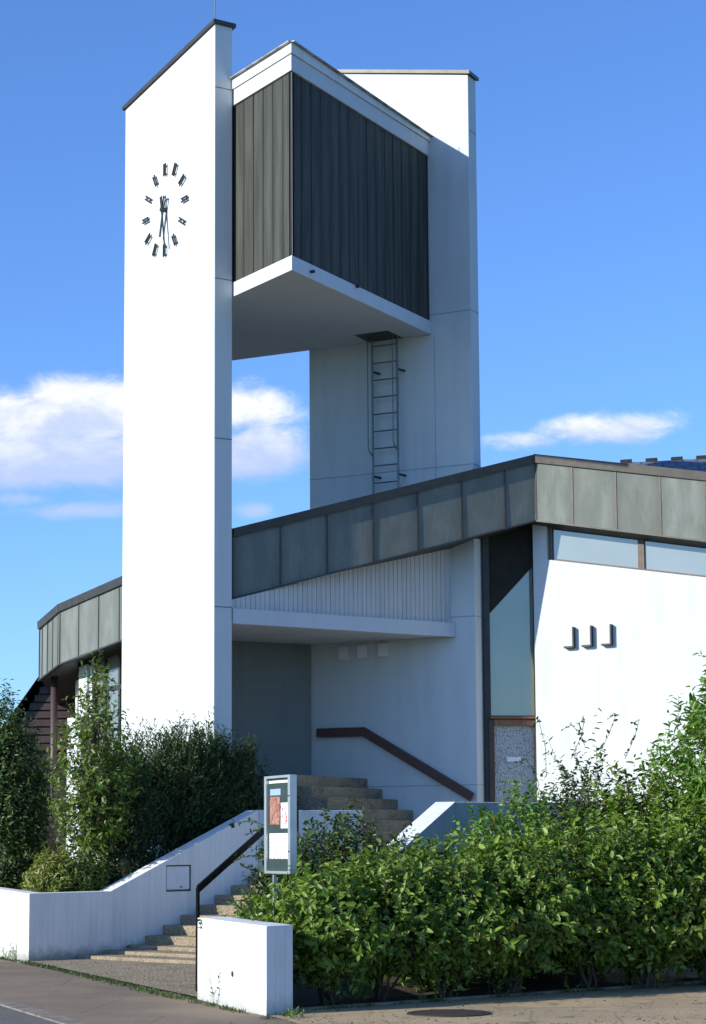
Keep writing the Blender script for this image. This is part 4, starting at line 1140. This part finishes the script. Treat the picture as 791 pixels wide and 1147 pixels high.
# outer branch of the tall shrub leaning in from the right
hs(812, 25.2, 745, .55, 'tall leaning shrub whose upper branch enters at the right edge', 'leaf_bright', 620, .12, shoots=30, asp=.36)
hs(860, 25.3, 905, .9, 'hedge shrub just outside the right edge', tw=500)

# yew behind the stair wall
def bedclip(p):
    return (-((p[:, 0]-Q0.x)*nS.x+(p[:, 1]-Q0.y)*nS.y) > TH+.02) | (p[:, 2] > 2.5)
def ybase(px, dd):
    Y = zat(px, 950, Q0, dS).y+dd; p = at(px, 950, Y); return (p.x, Y, bz_(p.x, Y))
YG = 'dark yews in front of the clock tower'
def yew(px, Y, topy, rx, ry, lab, tw=1500, grp=YG, m_='leaf_yew', asp=.30, ls=.075, nb=7, tl=(.28, .6)):
    b = ybase(px, Y); top = at(px, topy, b[1]).z-b[2]-.15
    bl = [(0, 0, top*.45, rx, ry, top*.48)]
    for q in range(nb):
        a = q*2*math.pi/nb+.4; rr = random.uniform(.35, .62)
        bl.append((math.cos(a)*rx*rr, math.sin(a)*ry*rr, top*random.uniform(.5, .66), rx*.42, ry*.42, top*random.uniform(.26, .36)))
    return plant('yew_bush', lab, 'yew', b, bl, tw, 12, ls, m_, asp, up=1.0, tlen=tl, group=grp, spread=.7, lup=1.1, shoots=30, shlen=.55, clip=bedclip)
yew(172, 1.9, 797, .95, .80, 'broad dark yew under the clock, directly below the bright slab', 2300)
yew(222, 1.6, 802, .75, .62, 'dark yew at the foot of the shaded narrow slab edge', 2000)
yew(262, 1.35, 818, .50, .55, 'right hand yew leaning over the top of the stair wall', 1200)
yew(135, 1.5, 835, .60, .6, 'smaller dark yew tucked behind the young light green tree', 1200)
# young tree in front
b = ybase(104, 1.1); top = at(104, 735, b[1]).z-b[2]
bl = [(0, 0, top*.46, .66, .45, top*.34), (-.08, 0, top*.30, .45, .4, top*.16), (.15, -.05, top*.40, .45, .4, top*.2), (.0, 0, top*.72, .30, .3, top*.2), (.05, 0, top*.9, .1, .1, top*.1)]
plant('young_tree', 'slender light green young tree in front of the left window', 'tree', b, bl, 640, 9, .09, 'leaf_young', .5, up=.9, tlen=(.25, .55), stems=1, shoots=26, shlen=.6, parts=('crown', 'trunk'), clip=bedclip)
# dark trees at the far left
def dtree(px, Y, topy, rx, lab, tw=1500):
    b = ybase(px, Y); top = at(px, topy, b[1]).z-b[2]
    bl = [(0, 0, top*.42, rx, rx, top*.40), (rx*.3, 0, top*.55, rx*.6, rx*.6, top*.30), (-rx*.4, -.1, top*.6, rx*.6, rx*.6, top*.3), (rx*.35, -.2, top*.25, rx*.7, rx*.6, top*.22), (0, 0, top*.82, rx*.4, rx*.4, top*.16)]
    return plant('dense_tree', lab, 'tree', b, bl, tw, 11, .085, 'leaf_dark', .42, up=.9, tlen=(.3, .65), stems=3, shoots=34, shlen=.6, group='dark trees at the far left', parts=('crown', 'trunk'))
dtree(-2, 4.5, 775, .80, 'tall dark tree cut by the left edge of the photo', 2200)
dtree(24, 6.0, 815, .36, 'dark slimmer tree between the edge tree and the brown post', 1100)
dtree(-75, 6, 760, 1.3, 'dark tree just outside the left edge', 1200)
# low yellowish plants by the wall
b = ybase(66, 1.1)
plant('low_shrub', 'yellow-green feathery shrub between the brown post and the stair wall', 'shrub', b, [(0, 0, .33, .34, .26, .36), (-.2, 0, .2, .26, .26, .24)], 460, 11, .085, 'leaf_yellow', .3, up=1.0, stems=5, clip=bedclip)
b = ybase(84, .9)
plant('low_shrub', 'small green shrub with pale tips beside the young tree trunk', 'shrub', b, [(0, 0, .22, .5, .3, .26)], 480, 11, .08, 'leaf_young', .35, up=.9, stems=5, clip=bedclip)
b = ybase(132, .9)
plant('low_shrub', 'small shrub showing over the bend of the stair wall', 'shrub', b, [(0, 0, .25, .35, .3, .26)], 320, 10, .07, 'leaf_dark', .4, up=.9, stems=5, clip=bedclip)
# background trees for the edges beyond the house
for px, Y, topy, rx, lab in ((-260, 60, 800, 4, 'broad distant tree beyond the left edge'), (1150, 62, 700, 4, 'broad distant tree beyond the right edge')):
    p = at(px, 900, Y); z = at(px, topy, Y).z
    plant('distant_tree', lab, 'tree', (p.x, Y, 0), [(0, 0, z*.6, rx, rx, z*.4)], 700, 10, .3, 'leaf_dark', .6, tlen=(.7, 1.4), stems=3, group='trees outside the picture', parts=('crown', 'trunk'))

# trailing sprays over the stair wall near the notice board, weeds, grass, creeper
def spray(name, lab, cat, paths, m_, ls=.05, lp=8, grp=None, asp=.55, stem='stem_green', r=.005):
    base = paths[0][0]; root = thing(name, lab, cat, tuple(base), grp)
    A_ = []; B_ = []; pos = []; dd_ = []
    for path in paths:
        path = [np.array(p) for p in path]
        for i in range(len(path)-1):
            A_.append(path[i]); B_.append(path[i+1])
            for q in range(lp):
                pos.append(path[i]+(path[i+1]-path[i])*(q+random.random())/lp); d_ = rsph(1)[0]; dd_.append(d_+np.array([0, 0, .2]))
    v, f = sticks(np.array(A_), np.array(B_), np.full(len(A_), r), np.full(len(A_), r*.7)); mesh_np('stems', v, f, stem, root)
    pos = np.array(pos); dd_ = np.array(dd_); N = len(pos)
    v, f = leaves(pos, dd_, rsph(N)+np.array([-.3, -.5, .6]), ls*rng.uniform(.5, 1.2, N), asp); mesh_np('foliage', v, f, m_, root)
    return root
def path(pts, Y): return [tuple(at(x, y, yy_)) for (x, y, yy_) in [(p[0], p[1], Y+(p[2] if len(p) > 2 else 0)) for p in pts]]
spray('climbing_spray', 'thin leafy sprays hanging before the stair wall left of the notice board', 'climbing plant',
      [path([(318, 940), (300, 925), (282, 920), (262, 921), (258, 925)], 26.0), path([(312, 975), (296, 960), (280, 958), (268, 962), (252, 972)], 26.2), path([(300, 925), (285, 930), (276, 936)], 26.0), path([(310, 985), (296, 972), (292, 960), (293, 950)], 26.1), path([(300, 990), (285, 975), (270, 970)], 26.1)], 'leaf_dark', .065, 7)
spray('wall_creeper', 'tiny creeper climbing the sunlit side of the white block', 'creeper',
      [[tuple(onplane(x, y, (*(b0-bn*.012), 0), (bn.x, bn.y, 0))) for x, y in pth] for pth in ([(239, 1124), (238, 1110), (235, 1098), (234, 1085)], [(243, 1126), (246, 1112), (245, 1098), (247, 1088)], [(239, 1115), (242, 1108)])], 'leaf_dark', .035, 3, r=.003)
spray('wall_creeper', 'tuft of leaves at the top left corner of the white block', 'creeper', [[tuple(onplane(x, y, (*(b0-bn*.015), 0), (bn.x, bn.y, 0))) for x, y in [(223, 1028), (226, 1034), (224, 1040)]]], 'leaf_dark', .05, 5, r=.003)
def weed(px, py, h_, lab, n=5, m_='leaf_hedge'):
    g = ground(px, py, .02); ps = []
    for q in range(n):
        dx, dy = random.gauss(0, .06), random.gauss(0, .04); hh_ = h_*random.uniform(.5, 1)
        ps.append([(g.x+dx, g.y+dy, .0), (g.x+dx*1.5, g.y+dy*1.5, hh_*.5), (g.x+dx*2, g.y+dy, hh_)])
    spray('weed', lab, 'weed', ps, m_, .045, 7, 'weeds along the edging', .3, r=.004)
weed(549, 1114, .55, 'tallest thin weed on the edging right of the drain cover', 3)
weed(563, 1115, .25, 'short weed next to the tallest one', 3)
weed(480, 1121, .22, 'spreading low weed just above the drain cover', 6)
weed(708, 1106, .42, 'upright weed by the edging, left of a matching pair', 4)
weed(738, 1105, .36, 'upright weed by the edging near the right edge', 3)
weed(752, 1104, .34, 'thin upright weed nearest the right edge', 2)
weed(641, 1110, .18, 'solitary small weed midway along the edging', 3)
weed(200, 1068, .10, 'low tuft growing on the second step', 8, 'leaf_hedge')
weed(20, 1074, .30, 'grass tuft at the foot of the street wall', 6)
weed(6, 1073, .22, 'small grass tuft where the street wall leaves the photo', 5)
weed(172, 1052, .07, 'tiny tuft in the corner of the third step', 5, 'leaf_dark')
weed(330, 1138, .10, 'little weed at the right foot of the white block', 5)
ps = []
for (x0, y0, x1, y1) in ((612, 870, 604, 808), (640, 850, 655, 806), (668, 850, 690, 800), (700, 850, 716, 806), (604, 880, 588, 850), (655, 835, 640, 812)):
    ps.append(path([(x0, y0), ((x0+x1)/2+3, (y0+y1)/2-2), (x1, y1), (x1-9, y1+5)], 26.3))
spray('arching_twigs', 'long sparse twigs arching out against the bright white wall', 'twigs', ps, 'leaf_dark', .06, 5, r=.005)
# grass fringe between pavement and walls
N = 4200
fr = []
seglist = [(P2(ground(0, 1074)), P2(ground(34, 1080)), .07), (P2(ground(34, 1080)), P2(ground(222, 1124)), .10), (P2(ground(222, 1124)), P2(ground(300, 1142)), .05), (P2(ground(300, 1142)), P2(ground(335, 1136)), .06), (h0_-nh*.02, h1_+dh*3-nh*.02, .09)]
lens = np.array([(b_-a_).length for a_, b_, _ in seglist]); pr = lens/lens.sum()
ii = rng.choice(len(seglist), N, p=pr); tt_ = rng.uniform(0, 1, N)
pos = np.zeros((N, 3)); keep = np.ones(N, bool)
for j in range(N):
    a_, b_, wdd = seglist[ii[j]]; p = a_+(b_-a_)*tt_[j]; s_ = tt_[j]*lens[ii[j]]
    cl_ = math.sin(s_*5.3+ii[j])+math.sin(s_*13.1+2)+math.sin(s_*2.1)*.8
    keep[j] = cl_ > -.1 if ii[j] != 1 else cl_ > -1.0
    pos[j] = (p.x+rng.normal()*wdd*.5, p.y+rng.normal()*wdd*.6, .0)
pos = pos[keep]; N = len(pos)
v, f = leaves(pos, rng.normal(size=(N, 3))*.45+np.array([0, 0, 1.]), rsph(N), rng.uniform(.015, .06, N), .22)
gfo = mesh_np('grass_fringe', v, f, 'leaf_dark', None); gfo['kind'] = 'stuff'; gfo['label'] = 'green grass and moss fringe growing along the pavement edges'; gfo['category'] = 'grass'
# fallen leaves and grit
N = 700
px_ = rng.uniform(-40, 830, N); py_ = 1147-rng.uniform(0, 1, N)**1.6*48
pos = np.array([tuple(ground(a, b, .008)) for a, b in zip(px_, py_)])
ok = (pos[:, 0] > -1.2)
pos = pos[ok]; N = len(pos)
v, f = leaves(pos, np.stack([rng.normal(size=N), rng.normal(size=N), rng.uniform(0, .25, N)], 1), np.tile([[0, 0, 1.]], (N, 1))+rng.normal(size=(N, 3))*.2, rng.uniform(.01, .035, N), .6)
lf = mesh_np('leaf_litter', v, f, 'bark', None); lf['kind'] = 'stuff'; lf['label'] = 'dry leaf litter scattered over the tan forecourt'; lf['category'] = 'leaf litter'

# ------------------------------------------------------------------ view
sc = bpy.context.scene
sc.view_settings.view_transform = 'Standard'; sc.view_settings.look = 'None'
sc.view_settings.exposure = 0.2; sc.view_settings.gamma = 1.0
sc.cycles.max_bounces = 6; sc.cycles.diffuse_bounces = 3; sc.cycles.transparent_max_bounces = 4
